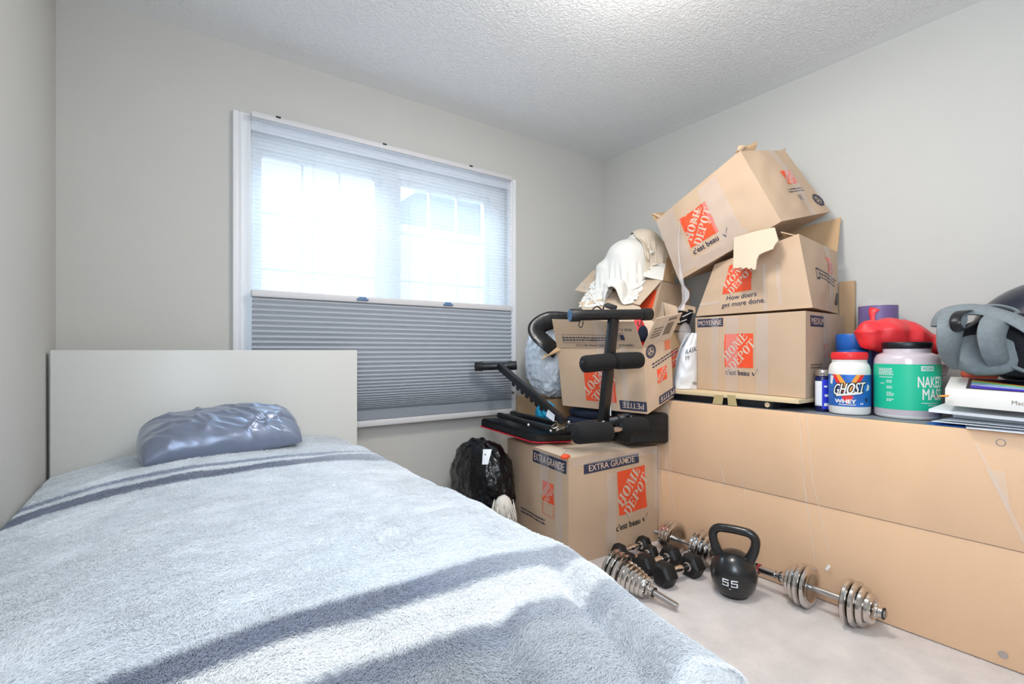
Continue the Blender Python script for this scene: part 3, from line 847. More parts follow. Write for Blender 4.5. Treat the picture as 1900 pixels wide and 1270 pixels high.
# pillow
def pillow_pt(u, v, side):
    a, b = u * 2 - 1, v * 2 - 1
    t = (max(0, 1 - abs(a) ** 3.2) ** .5) * (max(0, 1 - abs(b) ** 2.6) ** .5)
    pin = 1 - .10 * (a * a) * (b * b)
    x = a * .285 * pin * (1 - .04 * (1 - b * b)); y = b * .160 * pin * (1 - .06 * (1 - a * a) * (1 if b < 0 else 0))
    q = V(a * 1.7 + b * .55, b * 1.4 - a * .3, side * 3)
    wr = (1 - min(1, abs(noise.noise(V(q.x * 1.6 + .5 * noise.noise(V(q.x * 2, q.y * 2, 9)), q.y * .8, q.z))) * 2)) ** 3 * .011 + (1 - min(1, abs(noise.noise(V(q.x * 3.2 + q.y * 1.4 + 3, q.y * 1.2, q.z + 4))) * 2)) ** 3 * .004
    wr -= .016 * math.exp(-((b + .55 - .30 * a) / .10) ** 2) * sstep(.1, .5, a) * (1 if side > 0 else 0)
    z = side * (.100 if side > 0 else .045) * t + wr * min(1, t * 1.5)
    return V(x, y, z)


bm = bmesh.new()
add_grid(bm, lambda u, v: pillow_pt(u, v, 1), 90, 60); add_grid(bm, lambda u, v: pillow_pt(u, v, -1), 90, 60)
bmesh.ops.remove_doubles(bm, verts=bm.verts, dist=.0008)
bm.transform(Matrix.Translation((.197, 2.225, .660)) @ Matrix.Rotation(math.radians(3), 4, 'Z') @ Matrix.Rotation(math.radians(17), 4, 'X') @ Matrix.Rotation(math.radians(-3), 4, 'Y'))
o = obj('pillow', bm, 'satin', None, 180, loc=(.2, 2.2, .6))
tag(o, 'shiny grey satin pillow lying against the white headboard', 'pillow')

# ================================================================== THE WRAPPED DRESSER ALONG THE RIGHT WALL
DZ = .742


def dfront(y, off=0.):                   # x of the dresser's back panel (it stands a little askew)
    return 2.129 + (1.60 - y) * .0203 - off


DY0, DY1 = -.02, 2.06
dr = thing('dresser', 'long low dresser turned round, tan back panel wrapped in clear film, along right wall', 'dresser', (2.42, 1.0, 0))
bm = bmesh.new()
add_hexa(bm, [V(dfront(DY1) + .008, DY1, 0), V(dfront(DY0) + .008, DY0, 0), V(2.70, DY0, 0), V(2.70, DY1, 0), V(dfront(DY1) + .008, DY1, DZ - .018), V(dfront(DY0) + .008, DY0, DZ - .018), V(2.70, DY0, DZ - .018), V(2.70, DY1, DZ - .018)], 0, .002)
obj('carcass', bm, 'black_lam', dr)
M['dresser_top'] = mat('grey_dresser_top', (120, 124, 130), .35, var=.12, vscale=14)
bm = bmesh.new()
add_hexa(bm, [V(dfront(DY1) + .001, DY1, DZ - .018), V(dfront(DY0) + .001, DY0, DZ - .018), V(2.705, DY0, DZ - .018), V(2.705, DY1, DZ - .018), V(dfront(DY1) + .001, DY1, DZ), V(dfront(DY0) + .001, DY0, DZ), V(2.705, DY0, DZ), V(2.705, DY1, DZ)], 0, .0015)
obj('top', bm, 'dresser_top', dr)
M['hardboard'] = mat('tan_hardboard', (232, 188, 143), .5, var=.05, vscale=4, bump=.05, bscale=300, stretch=(1, 1, .4))
M['hardboard_edge'] = mat('hardboard_edge', (168, 130, 88), .7)
for nm, z0, z1, lean in (('back_panel', .004, .376, 0), ('back_panel', .379, .741, .003)):
    bm = bmesh.new()
    holes = []
    add_hexa(bm, [V(dfront(DY1) - .0025 - lean, DY1, z0), V(dfront(DY0) - .0025 - lean, DY0, z0), V(dfront(DY0) + .006, DY0, z0), V(dfront(DY1) + .006, DY1, z0), V(dfront(DY1) - .0025 - lean * .2, DY1, z1), V(dfront(DY0) - .0025 - lean * .2, DY0, z1), V(dfront(DY0) + .006, DY0, z1), V(dfront(DY1) + .006, DY1, z1)], 0, .0012)
    obj(nm, bm, 'hardboard', dr)
# cam-lock holes with grey plugs near the right-hand end
for px, py in ((1857, 822), (1861, 1216)):
    p = on_x(px, py, dfront(.33) - .0045); bm = bmesh.new()
    add_lathe(bm, [(.012, 0), (.012, .0012), (.0095, .0012), (.0085, -.001), (0, -.001)], axis_mtx((dfront(p.y) - .0030, p.y, p.z), V(-1, -.02, 0)), 20); obj('hole_plug', bm, 'steel', dr)
# stretched film: a thin wrinkled skin in front of the panel, bunched at the left end
M['wrap'] = film('stretch_film', .13, .10, (244, 240, 236), .35, 9)


def wrap_pt(u, v):
    y = DY1 - .40 + (DY0 - DY1 + .40) * u; z = .006 + .732 * v
    k = .004 * max(0, noise.noise(V(y * 22 + z * 4, z * 1.6, 2))) + .003 * abs(noise.noise(V(y * 5 + z * 2, z * 3, 7)))
    return V(dfront(y) - .0075 - k, y, z)


bm = bmesh.new(); add_grid(bm, wrap_pt, 130, 46); obj('plastic_wrap', bm, 'wrap', dr, 60)
M['wrap_fold'] = film('film_fold', .20, .18, (246, 244, 242), .5, 30)


def strand(pts, wd):
    bm = bmesh.new()
    for a, b, wa, wb in zip(pts, pts[1:], wd, wd[1:]):
        bm.faces.new([bm.verts.new(p) for p in (V(dfront(a[0]) - .013, a[0] - wa, a[1]), V(dfront(a[0]) - .0125, a[0] + wa, a[1]), V(dfront(b[0]) - .0125, b[0] + wb, b[1]), V(dfront(b[0]) - .013, b[0] - wb, b[1]))])
    obj('film_fold', bm, 'wrap_fold', dr, None)


strand([(1.60, .72), (1.595, .45), (1.56, .25), (1.50, .07)], [.012, .006, .004, .002])
strand([(1.585, .72), (1.57, .5), (1.56, .3), (1.55, .1)], [.010, .004, .003, .002])
strand([(.95, .74), (.93, .45), (.89, .15)], [.002, .004, .002]); strand([(.92, .74), (.90, .48), (.84, .2)], [.002, .003, .002])
strand([(.415, .70), (.36, .56), (.30, .40), (.27, .24)], [.004, .006, .006, .004]); strand([(.44, .62), (.37, .62), (.34, .50)], [.001, .022, .004])
strand([(1.30, .5), (1.27, .36)], [.002, .004]); strand([(1.2, .45), (1.17, .33)], [.002, .003])
bm = bmesh.new(); p = on_x(1535, 1054, dfront(.8) - .013); add_box(bm, (p.x - .004, p.y - .008, p.z - .013), (p.x + .001, p.y + .003, p.z + .013), 0, .001, Matrix.Rotation(.5, 3, 'X')); obj('tape_scrap', bm, 'white', dr)

# low black frame with a wooden top, lying on the dresser under the boxes
TZ = .796
tf = thing('tray_frame', 'black laminated frame with raw wooden top lying on the dresser under the boxes', 'frame', (2.4, 1.3, DZ))
bm = bmesh.new(); add_hexa(bm, [V(2.16, 1.073, DZ + .0005), V(2.62, .945, DZ + .0005), V(2.62, 1.575, DZ + .0005), V(2.16, 1.575, DZ + .0005), V(2.16, 1.073, DZ + .034), V(2.62, .945, DZ + .034), V(2.62, 1.575, DZ + .034), V(2.16, 1.575, DZ + .034)], 0, .002); obj('black_frame', bm, 'black_lam', tf)
bm = bmesh.new(); add_box(bm, (2.145, .958, DZ + .0342), (2.50, 1.63, TZ - .001), 0, .0015); obj('wooden_top', bm, 'wood', tf)
bm = bmesh.new(); p = on_x(1424, 752, 2.16); add_lathe(bm, [(.011, 0), (.011, .003), (.004, .003), (.003, .001), (0, .001)], axis_mtx((2.1598, p.y, p.z + .001), V(-1, 0, 0)), 20); obj('dowel_plug', bm, 'wood', tf)
for a, b, c_, d_ in ((1326, 1343, 1322, 1340), (1349.5, 1364, 1351, 1368)):
    bm = bmesh.new(); q = [on_x(a, 733, 2.144), on_x(b, 734, 2.144), on_x(d_, 755, 2.1375), on_x(c_, 753, 2.1375)]
    q[2].z = q[3].z = DZ + .002
    add_grid(bm, lambda u, v: (q[0] * (1 - u) + q[1] * u) * (1 - v) + (q[3] * (1 - u) + q[2] * u) * v, 2, 4, 0, .0006); obj('masking_strap', bm, 'masking', tf, None)

# ------------------------------------------------------------------ boxes stacked on the dresser
# lowest: the closed medium box
z0, z1 = TZ + .001, 1.168
n_ = V(2.195, .953, 0); l_ = V(2.300, 1.545, 0); r_ = V(2.700, .995, 0); k_ = V(2.728, 1.575, 0)
up = lambda p, z: V(p.x, p.y, z)
t, F = carton('moving_box', 'closed medium moving box with orange logo, lowest of the stack beside the protein tubs', [up(l_, z0), up(n_, z0), up(r_, z0), up(k_, z0), up(l_, z1 + .003), up(n_, z1 - .003), up(r_, z1), up(k_, z1)], (), {'front': .004, 'right': .006}, .003, 3, 'card', 'moving boxes')
f = F['front']; W, H = f.W, f.H
depot_logo(t, f, .272, .200, .162); banner(t, f, 'MOYENNE', .098, H - .030, .165, .042)
bm = bmesh.new(); lay_text(bm, f, "c'est beau", .265, .095, .024, 0, 0, .0022, .018); vs = [[(-.5, .05), (-.3, .05), (-.12, -.3), (-.2, -.5)], [(-.2, -.5), (-.12, -.3), (.5, .5), (.42, .56)]]
lay(bm, f, vs, .362, .097, .034, .034, 0, 0, .0022); obj('slogan', bm, 'navy', t, None)
tape(t, f, .11, .0, .155, H); tape(t, f, .20, .002, .27, H * .98); tape(t, f, .37, .0, .43, H * .99)
f = F['right']; banner(t, f, 'MEDIUM', .13, f.H - .040, .16, .048); depot_logo(t, f, .23, .20, .06, 0, False, True)
seal(t, f, .40, .1, .03); small_print(t, f, .12, .14, .14, 2, .012, .006)
tape(t, f, .19, .0, .245, f.H)

# middle: open box with a torn flap
B = [D(1291, 592, 2.585), D(1508, 576, 2.055), V(2.690, 1.02, 1.170), V(2.715, 1.585, 1.170)]
for p in B: p.z = max(p.z, 1.179)
T_ = [D(1326, 491, 2.53), D(1482, 434, 2.10), V(2.655, 1.010, 1.475), V(2.690, 1.52, 1.385)]
t, F = carton('moving_box', 'open medium moving box with torn front flap and doers slogan, second from the stack bottom', B + T_, ('top',), {'front': .010, 'right': .016}, .007, 11, 'card', 'moving boxes')
f = F['front']
depot_logo(t, f, .205, .185, .155, .0, True); bm = bmesh.new()
lay_text(bm, f, 'How doers', .235, .085, .024, 0.02, 0, .0026, .012); lay_text(bm, f, 'get more done.', .245, .050, .024, .02, 0, .0026, .012); obj('slogan', bm, 'navy', t, None)
tape(t, f, .41, .02, .425, .20); tape(t, f, .345, .0, .36, .22); tape(t, f, .0, .06, .12, .075)
f = F['right']; depot_logo(t, f, .30, .215, .075, 0, False); tape(t, f, .26, .0, .33, f.H)
bm = bmesh.new(); lay(bm, f, [rc(-.5, -.5, .5, -.32), rc(-.5, .36, .5, .5), rc(-.5, -.32, -.38, .36), rc(.38, -.32, .5, .36)], .115, .155, .030, .05, 0, 0, .0018); obj('phone_symbol', bm, 'navy', t, None)
small_print(t, f, .27, .165, .26, 3, .016, .007, -.08, 'navy', 4); seal(t, f, .415, .07, .032)
# rear flap standing up, side flap, the torn strip folded out over the front
flap(t, [V(2.672, 1.015, 1.47), V(2.70, 1.50, 1.42), V(2.738, 1.50, 1.62), V(2.728, 1.02, 1.655)], 'card_dark', .004)
a, b = T_[1], T_[2]
flap(t, [a + (b - a) * .04 + V(0, .004, -.005), a + (b - a) * .50 + V(0, .006, -.005), a + (b - a) * .46 + V(0, .10, -.025), a + (b - a) * .10 + V(-.005, .09, .035)], 'card', .006)
flap(t, [a + (b - a) * .62 + V(0, .003, -.004), a + (b - a) * .99 + V(0, .003, -.006), a + (b - a) * .96 + V(0, .055, -.010), a + (b - a) * .66 + V(0, .06, .012)], 'card_pale', .006)
a, b = T_[0], T_[1]
flap(t, [a + (b - a) * .62 + V(.003, 0, -.002), a + (b - a) * .985 + V(.003, 0, -.002), a + (b - a) * .97 + V(.07, .01, -.02), a + (b - a) * .66 + V(.08, .01, -.02)], 'card', .004)
# ragged corrugated strip
out = [(1362, 441), (1400, 430), (1437, 422), (1440, 433), (1444, 446), (1437, 455), (1434, 462), (1424, 466), (1418, 468), (1408, 473), (1404, 482), (1403, 490), (1402, 500), (1397, 501), (1394, 497), (1389, 500), (1385, 496), (1379, 499), (1374, 496), (1368, 498), (1360, 497), (1361, 470)]
pl_a, pl_b, pl_c = D(1437, 422, 2.145), D(1362, 441, 2.31), D(1392, 500, 2.20); nn = (pl_b - pl_a).cross(pl_c - pl_a).normalized(); nn = nn if nn.y < 0 else -nn


def on_plane(px, py, p0, n):
    r = ray(px, py); o_ = V(0, 0, CAMZ); return o_ + r * ((p0 - o_).dot(n) / r.dot(n))


pts = [on_plane(x, y, pl_a, nn) for x, y in out]
bm = bmesh.new(); add_plate(bm, pts, nn, .005); tf_ = obj('torn_flap', bm, 'card_pale', t, None)
bm = bmesh.new()
for k in range(6):
    p0, p1_ = on_plane(1363.5 + k * 5.4, 444 - k * 1.2, pl_a, nn), on_plane(1362.5 + k * 5.4, 495, pl_a, nn)
    add_bar(bm, p0 + nn * .0058, p1_ + nn * .0058, .0035, .0022, nn, 0, 0)
for x in (1400, 1421): add_bar(bm, on_plane(x, 431 - (x - 1400) * .2, pl_a, nn) + nn * .0052, on_plane(x - 1, 468 if x > 1410 else 492, pl_a, nn) + nn * .0052, .0016, .0012, nn, 0, 0)
obj('flute_ridges', bm, 'card', tf_, None)['kind'] = 'stuff'
# black bundle inside
bm = bmesh.new(); add_blob(bm, (2.45, 1.245, 1.470), (.13, .135, .055), .12, 2.5, 3, 3, False)
o = obj('black_garment', bm, 'darkcloth', None, 180, loc=(2.46, 1.22, 1.40)); tag(o, 'rolled black garment showing at the top of the open doers box', 'garment')

# top: the tilted box, logo face towards the room
P1, P3, T1, T3 = V(2.265, 1.085, 1.579), D(1541, 393, 2.40), D(1373, 279.5, 2.28), D(1456, 279, 2.43)
P2, T2 = V(2.278, 1.63, 1.3765), D(1217, 409, 2.74)
P4 = P2 + V(.36, .03, .09); T4 = D(1262, 391, 3.02)
t, F = carton('moving_box', 'tilted crumpled moving box with orange logo, topmost of the stack', [P2, P1, P3, P4, T2, T1, T3, T4], ('top',), {'front': .022, 'right': .012}, .010, 23, 'card', 'moving boxes')
f = F['front']; depot_logo(t, f, .232, .200, .172, -.04); bm = bmesh.new()
lay_text(bm, f, "c'est beau", .222, .090, .027, -.02, 0, .0026, .018); lay(bm, f, vs, .340, .086, .038, .038, 0, 0, .0026); obj('slogan', bm, 'navy', t, None)
tape(t, f, .0, .02, .13, .37, 8); tape(t, f, .13, .0, .43, .06, 8); tape(t, f, .30, .06, .42, .36, 8)
f = F['right']; depot_logo(t, f, .225, .215, .075); tape(t, f, .215, .0, .265, f.H); small_print(t, f, .22, .150, .12, 2, .013, .006, 0, 'navy', 8); seal(t, f, .345, .075, .036)
small_print(t, f, .225, .115, .035, 4, .008, .006, 0, 'grey_print', 9)
a, b = T1, T3
flap(t, [T1 + V(-.01, .02, -.004), T1 + V(.02, .008, -.006), D(1400, 279, 2.33), D(1405.5, 263.5, 2.36)], 'card_dark', .01, 'crumpled_flap')
flap(t, [T1 + V(-.012, .01, .0), T1 + V(.012, .0, .0), D(1386, 271, 2.30), D(1371, 271, 2.29)], 'card', .008, 'crumpled_flap')
flap(t, [D(1392, 286, 2.34), D(1422, 289, 2.38), D(1434, 286, 2.42), D(1424, 283.5, 2.46)], 'card_dark', .004)
flap(t, [T3 + V(-.03, .004, -.006), T3 + V(-.002, 0, -.002), D(1459, 275, 2.45), D(1449, 279, 2.46)], 'card', .003, 'crumpled_flap')
flap(t, [T2 + V(0, 0, -.003), T2 + (T4 - T2) * .98, D(1261, 392, 3.01), D(1208, 396, 2.80)], 'card_dark', .01)
bm = bmesh.new(); F2 = Face(D(1209, 397, 2.795), D(1230, 409, 2.735), D(1229, 401, 2.74), D(1212, 396, 2.80)); add_grid(bm, F2.S, 6, 3, 0, .003); obj('flap', bm, 'card', t, None)
# clear plastic strip hanging from the tilted box
SO = V(-.02, -.03, 0); strip = [D(1262, 385, 2.66), D(1256, 420, 2.62), D(1253, 460, 2.60), D(1256, 500, 2.60), D(1258, 520, 2.60), D(1261, 532, 2.59), D(1266, 545, 2.58), D(1266, 556, 2.58), D(1262, 566, 2.58), D(1256, 578, 2.57)]
M['clear'] = film('clear_plastic', .42, .12, (246, 244, 248), .5, 60)
wd = [.004, .003, .003, .006, .012, .008, .020, .018, .010, .022]; bm = bmesh.new(); sp = bez([p + SO for p in strip], 5)
for i in range(len(sp) - 1):
    wa, wb = [wd[min(9, j // 5)] * (1 - (j % 5) / 5) + wd[min(9, j // 5 + 1)] * (j % 5) / 5 for j in (i, i + 1)]
    for s_ in (-1, 1):
        bm.faces.new([bm.verts.new(p) for p in (sp[i], sp[i] + V(CS, -SN, .15 * s_) * wa * s_ + V(-.01, -.01, 0), sp[i + 1] + V(CS, -SN, .15 * s_) * wb * s_ + V(-.01, -.01, 0), sp[i + 1])])
o = obj('plastic_strip', bm, 'clear', None, 60, loc=(2.2, 1.5, 1.2)); tag(o, 'twisted clear plastic strip hanging down from the tilted topmost box', 'plastic wrap')

# upright offcut of cardboard behind the stack
bm = bmesh.new(); add_box(bm, (2.724, .962, DZ + .001), (2.740, 1.03, 1.337), 0, .002)
o = obj('cardboard_offcut', bm, 'card_dark', None, None, loc=(2.73, 1.0, DZ)); tag(o, 'narrow brown cardboard offcut standing against the right wall behind the stack', 'cardboard')

# ------------------------------------------------------------------ corner pile beyond the dresser
q = lambda x0, y0, z0_, x1, y1, z1_: [V(x0, y0, z0_), V(x1, y0, z0_), V(x1, y1, z0_), V(x0, y1, z0_), V(x0, y0, z1_), V(x1, y0, z1_), V(x1, y1, z1_), V(x0, y1, z1_)]
t, F = carton('cardboard_box', 'plain brown box low in the corner under the white bag', q(1.90, 2.28, 0, 2.30, 2.61, .70), (), {}, .003, 31, 'card_dark')
t, F = carton('cardboard_box', 'half hidden brown box standing on the dresser between small box and paper bag', [V(2.215, 1.70, DZ + .009), V(2.60, 1.66, DZ + .009), V(2.64, 2.02, DZ + .009), V(2.25, 2.05, DZ + .009), V(2.235, 1.70, 1.10), V(2.61, 1.66, 1.10), V(2.64, 2.02, 1.10), V(2.26, 2.05, 1.10)], ('top',), {'front': .01}, .005, 37, 'card_dark')
f = F['front']; depot_logo(t, f, .075, .20, .09); bm = bmesh.new(); lay(bm, f, [rc(0, .055, .4, .058), rc(0, .05, .4, .052)], 0, 0, 1, 1, 0, 0, .0015, 6); obj('printed_line', bm, 'navy', t, None)
flap(t, [D(1238, 594, 2.70), D(1262, 600, 2.64), D(1256, 569, 2.66), D(1231, 561, 2.72)], 'card', .006); flap(t, [D(1216, 608, 2.78), D(1233, 600, 2.72), D(1230, 561, 2.72), D(1226, 566, 2.78)], 'card_pale', .004)
flap(t, [D(1264, 577, 2.70), D(1290, 582, 2.66), D(1290, 571, 2.72), D(1266, 566, 2.76)], 'card', .004)
t2 = thing('game_case', 'black printed case sticking up from the half hidden brown box', 'case', D(1272, 600, 2.72))
bm = bmesh.new(); add_quad(bm, [D(1258, 603, 2.76), D(1279, 603, 2.66), D(1287, 577, 2.67), D(1265, 578, 2.77)], 0, .02, 2); obj('case_body', bm, 'black_lam', t2, None)
bm = bmesh.new(); add_quad(bm, [D(1266, 589, 2.66), D(1283, 581, 2.64), D(1283, 579.5, 2.64), D(1266, 587.5, 2.66)], 0, .001, 1); add_quad(bm, [D(1263, 598, 2.665), D(1274, 594, 2.645), D(1274, 592.5, 2.645), D(1263, 596.5, 2.665)], 0, .001, 1); obj('cover_print', bm, 'mint', t2, None)
bm = bmesh.new(); add_blob(bm, D(1271, 622, 2.63), (.035, .03, .06), .2, 3, 5, 3); o = obj('crumpled_liner', bm, 'tape', None, 180, loc=D(1276, 628, 2.60))
tag(o, 'crumpled translucent liner behind the white paper bag', 'plastic wrap')

# white paper bag with black lettering
pb = thing('paper_bag', 'white paper bag with black letters wedged left of the lowest moving box', 'bag', (2.225, 1.56, DZ))


def bag_pt(u, v):
    x, y = 1253 + 38 * u, 722 - 104 * v
    lft = [1253.5, 1252.5, 1254.5, 1257, 1259, 1262.5, 1268, 1276][min(7, int(v * 7.99))]; nx = [1253.5, 1252.5, 1254.5, 1257, 1259, 1262.5, 1268, 1276, 1284][min(8, int(v * 7.99) + 1)]; g = v * 7.99 - int(v * 7.99)
    l = lft * (1 - g) + nx * g
    x = l + (1293 - l) * u; bul = math.sin(PI * u) ** .6 * math.sin(PI * min(1, v + .08)) ** .5
    return D(x, y, 2.57 - .045 * bul + .010 * noise.noise(V(u * 4, v * 7, 2)) + .01 * u)


bm = bmesh.new(); add_grid(bm, bag_pt, 20, 30)
add_grid(bm, lambda u, v: bag_pt(u, v) + V(.05, .09, 0) * (.25 + .75 * math.sin(PI * u)), 10, 16)
obj('bag_body', bm, 'paper', pb, 180)


class BagFace:
    W, H = 1., 1.
    def S(s, u, v, off=0): return bag_pt(u, v) + V(-.6, -.8, 0) * off * 1.5


bm = bmesh.new(); bf = BagFace(); lay_text(bm, bf, 'RÅSK', .62, .69, .085, .10, 0, .003, .0, None, 2.5); obj('lettering', bm, 'black_lam', pb, None)
bm = bmesh.new(); lay(bm, bf, [rc(.30, .575, .38, .59), rc(.33, .52, .38, .575), rc(.42, .565, .55, .585), rc(.47, .53, .53, .55), rc(.80, .08, .83, .13), rc(.87, .075, .9, .125), rc(.94, .07, .97, .12)], 0, 0, 1, 1, 0, 0, .003); obj('fine_print', bm, 'grey_print', pb, None)

# box heaped with white cloths, front flap hanging outwards
E1, A1 = V(2.37, 1.81, 1.402), V(2.35, 2.35, 1.530)
Bq = [V(2.30, 2.33, 1.18), V(2.225, 1.785, 1.115), V(2.60, 1.80, 1.115), V(2.66, 2.33, 1.18), A1, E1, V(2.70, 1.84, 1.39), V(2.72, 2.37, 1.52)]
t, F = carton('cardboard_box', 'open box in the corner heaped with white cloths, flap folded outwards', Bq, ('top',), {}, .004, 43, 'card')
flap(t, [E1 + V(-.004, 0, 0), A1 + V(-.004, 0, 0), D(1066.5, 539.5, 3.17), D(1187, 567, 2.735)], 'card_pale', .008)
f = F['front']; bm = bmesh.new(); lay(bm, f, [rc(.44, 0, f.W - .02, .27)], 0, 0, 1, 1, 0, 0, .001, 5); obj('logo', bm, 'orange', t, None)
flap(t, [E1 + V(.004, 0, .002), V(2.50, 1.825, 1.40), D(1253, 500, 2.92), D(1239, 462, 2.98)], 'card_dark', .004)
flap(t, [D(1190, 513, 2.90), D(1232, 522, 2.86), D(1235, 490, 2.92), D(1190, 489, 2.98)], 'cloth', .008, 'liner_flap')


FN = (A1 - E1).cross(D(1187, 567, 2.735) - E1)


def flap_floor(x, y):
    """height of the folded-out flap left of the hinge, of the filling of the box right of it"""
    pl = E1.z - (FN.x * (x - E1.x) + FN.y * (y - E1.y)) / FN.z
    hx = E1.x + (A1.x - E1.x) * (y - E1.y) / (A1.y - E1.y); top = 1.42 + (y - 1.81) * .25
    return np.where(x < hx, pl, top) + .012


heap = [(D(1165, 478, 3.02), (.13, .13, .11)), (D(1192, 462, 3.08), (.12, .11, .11)), (D(1128, 498, 3.06), (.07, .08, .05)), (D(1140, 528, 2.86), (.06, .07, .035)), (D(1222, 478, 3.02), (.06, .07, .09))]
cb = drape((2.30, 2.07, 1.68), (.72, .62), 90, .56, heap, flap_floor, 11, .35, 62, .004, (.12, -.1), .14, .1)
o = obj('white_cloth', cb, 'cloth', None, 180, loc=D(1165, 478, 3.0)); o.modifiers.new('soft', 'SUBSURF').render_levels = 1
tag(o, 'crumpled white cloth heaped over the box in the corner', 'cloth')
heap2 = [(p, (r[0] + .012, r[1] + .012, r[2] + .014)) for p, r in heap] + [(D(1210, 460, 3.03), (.075, .07, .08))]
cb = drape((D(1210, 440, 3.03).x, D(1210, 440, 3.03).y, 1.72), (.46, .42), 60, .42, heap2, lambda x, y: flap_floor(x, y) + .02, 23, .9, 60, .004, (0, 0), .10, .1)
o = obj('cream_cloth', cb, 'cloth_cream', None, 180, loc=D(1207, 462, 3.02)); o.modifiers.new('soft', 'SUBSURF').render_levels = 1
tag(o, 'crumpled cream cloth on top of the white cloth in the corner', 'cloth')
bm = bmesh.new(); add_blob(bm, D(1231, 482, 2.99), (.026, .03, .03), .15, 3, 2, 3); o = obj('blue_rag', bm, mat('faded_blue_cotton', (96, 128, 176), .9), None, 180, loc=D(1231, 482, 2.99)); tag(o, 'small faded blue rag beside the cream cloth', 'cloth')

# white plastic bag against the window wall and the black padded band over it
bm = bmesh.new()
add_blob(bm, (1.965, 2.315, .948), (.160, .145, .222), .10, 2.6, 4, 6, True, None, 2.4)
o = obj('plastic_bag', bm, 'bag_white', None, 180, loc=(1.95, 2.3, .7)); fold_mesh(o, .010, 48, 3.5, .4, 2); tag(o, 'stuffed white plastic bag behind the small box by the window', 'bag')
bm = bmesh.new()
pts = [D(1056, 588, 2.84), D(1032, 592, 2.83), D(1012, 598, 2.82), D(999, 606, 2.81), D(995, 614, 2.80), D(1000, 624, 2.79), D(1014, 637, 2.78), D(1032, 653, 2.80)]
sp = bez(pts, 6); rr = [.5 + .5 * min(1, i / 9) for i in range(len(sp))]
add_tube(bm, sp, [.046 * r for r in rr], 16, 0, False, True, (.30, 1.15)); o = obj('padded_band', bm, 'vinyl_black', None, 60, loc=D(1000, 610, 2.7)); tag(o, 'curved black padded band resting on the white plastic bag', 'band')
bm = bmesh.new(); add_blob(bm, (1.775, 2.15, .640), (.05, .05, .060), .3, 3, 8, 4); o = obj('cyan_bag', bm, 'cyan', None, 180, loc=(1.83, 2.02, .6)); tag(o, 'bright cyan crumpled plastic under the small upside-down box', 'plastic wrap')

# ------------------------------------------------------------------ the extra large box on the floor
N_, R_, L_ = V(1.523, 1.682, 0), V(2.113, 1.645, 0), V(1.592, 2.27, 0); K_ = V(2.095, 2.24, 0)
ZX = .50
t, F = carton('moving_box', 'extra large taped moving box with orange logos standing on the carpet', [N_, R_, K_, L_, up(N_, ZX), up(R_, ZX), up(K_, ZX), up(L_, ZX)], (), {'front': .006, 'left': .004}, .006, 51, 'card', 'moving boxes')
f = F['front']; depot_logo(t, f, .405, .295, .195, .06, False, False, 1.12); banner(t, f, 'EXTRA GRANDE', .27, .445, .36, .048, .035)
bm = bmesh.new(); lay_text(bm, f, "c'est beau", .375, .128, .030, .06, 0, .003, .018); lay(bm, f, vs, .495, .140, .040, .040, .06, 0, .003); obj('slogan', bm, 'black_lam', t, None)
tape(t, f, .23, .04, .29, .40, 8); tape(t, f, .02, .46, .58, .498, 8)
f = F['left']; W = f.W; depot_logo(t, f, W - .17, .30, .10, 0); banner(t, f, 'EXTRA GRANDE', W - .165, .455, .30, .060, -.01)
small_print(t, f, W - .30, .155, .26, 2, .018, .008, 0, 'navy', 12); tape(t, f, W - .24, .28, W - .16, .49); tape(t, f, W - .10, .1, W - .04, .47)
bm = bmesh.new(); lay(bm, f, [rc(-.5, -.5, -.44, .5), rc(.44, -.5, .5, .5), rc(-.44, -.5, .44, -.45)], W - .17, .215, .10, .055, 0, 0, .0014); obj('logo_caption', bm, 'fade_orange', t, None)
flap(t, [up(N_, ZX) + V(.02, .01, .001), up(R_, ZX) + V(-.02, .01, .001), up(R_, ZX) + V(-.06, .22, .006), up(N_, ZX) + V(.10, .20, .005)], 'card_pale', .006)
flap(t, [up(L_, ZX) + V(.003, -.02, .001), up(N_, ZX) + V(.003, .06, .001), up(N_, ZX) + V(.10, .12, .007), up(L_, ZX) + V(.10, -.06, .007)], 'card_pale', .004)
bm = bmesh.new(); add_blob(bm, D(1049, 848, 2.27), (.022, .016, .011), .3, 4, 9, 2); o = obj('orange_wrapper', bm, 'orange', t, 180); o['label'] = 'torn orange corner of the extra large box'
# film spilling from the dresser's end over the box
bm = bmesh.new(); add_grid(bm, lambda u, v: V(2.118 - .045 * u + .004 * math.sin(v * 20 + u * 9), 1.648 - .022 * math.sin(PI * u) - .012, .50 + .004 * v - .44 * v * (1 - u * .3)), 12, 24)
obj('film_scrap', bm, 'wrap', t, 60)

# black rubbish bag and the small things beside it
bm = bmesh.new()
add_blob(bm, (1.428, 2.285, .240), (.128, .215, .256), .075, 3.2, 6, 5, True, .002, 2.6)
gb = obj('rubbish_bag', bm, 'bag_black', None, 180, loc=(1.4, 2.28, 0)); fold_mesh(gb, .009, 42, 3.2, .4, 3); tag(gb, 'full black plastic rubbish bag between the bed and the extra large box', 'bag')
bm = bmesh.new(); lp = [D(896, 834, 2.42), D(911, 834, 2.39), D(907, 848, 2.385), D(905.5, 862, 2.38), D(900, 863, 2.38), D(894.5, 855, 2.40), D(895, 842, 2.41)]
bm.free()
pts2 = [(896, 834), (911, 834), (905.5, 862), (895, 857)]


def on_bag(px, py):
    lo, hi = 1.9, 2.7
    c_, rr_ = V(1.428, 2.285, .240), V(.128, .215, .256)
    for k in range(200):
        Z = lo + (hi - lo) * k / 200; p = D(px, py, Z) - c_
        if sum(abs(p[i] / rr_[i]) ** 2.6 for i in range(3)) < 1.16: return D(px, py, Z)
    return D(px, py, 2.4)


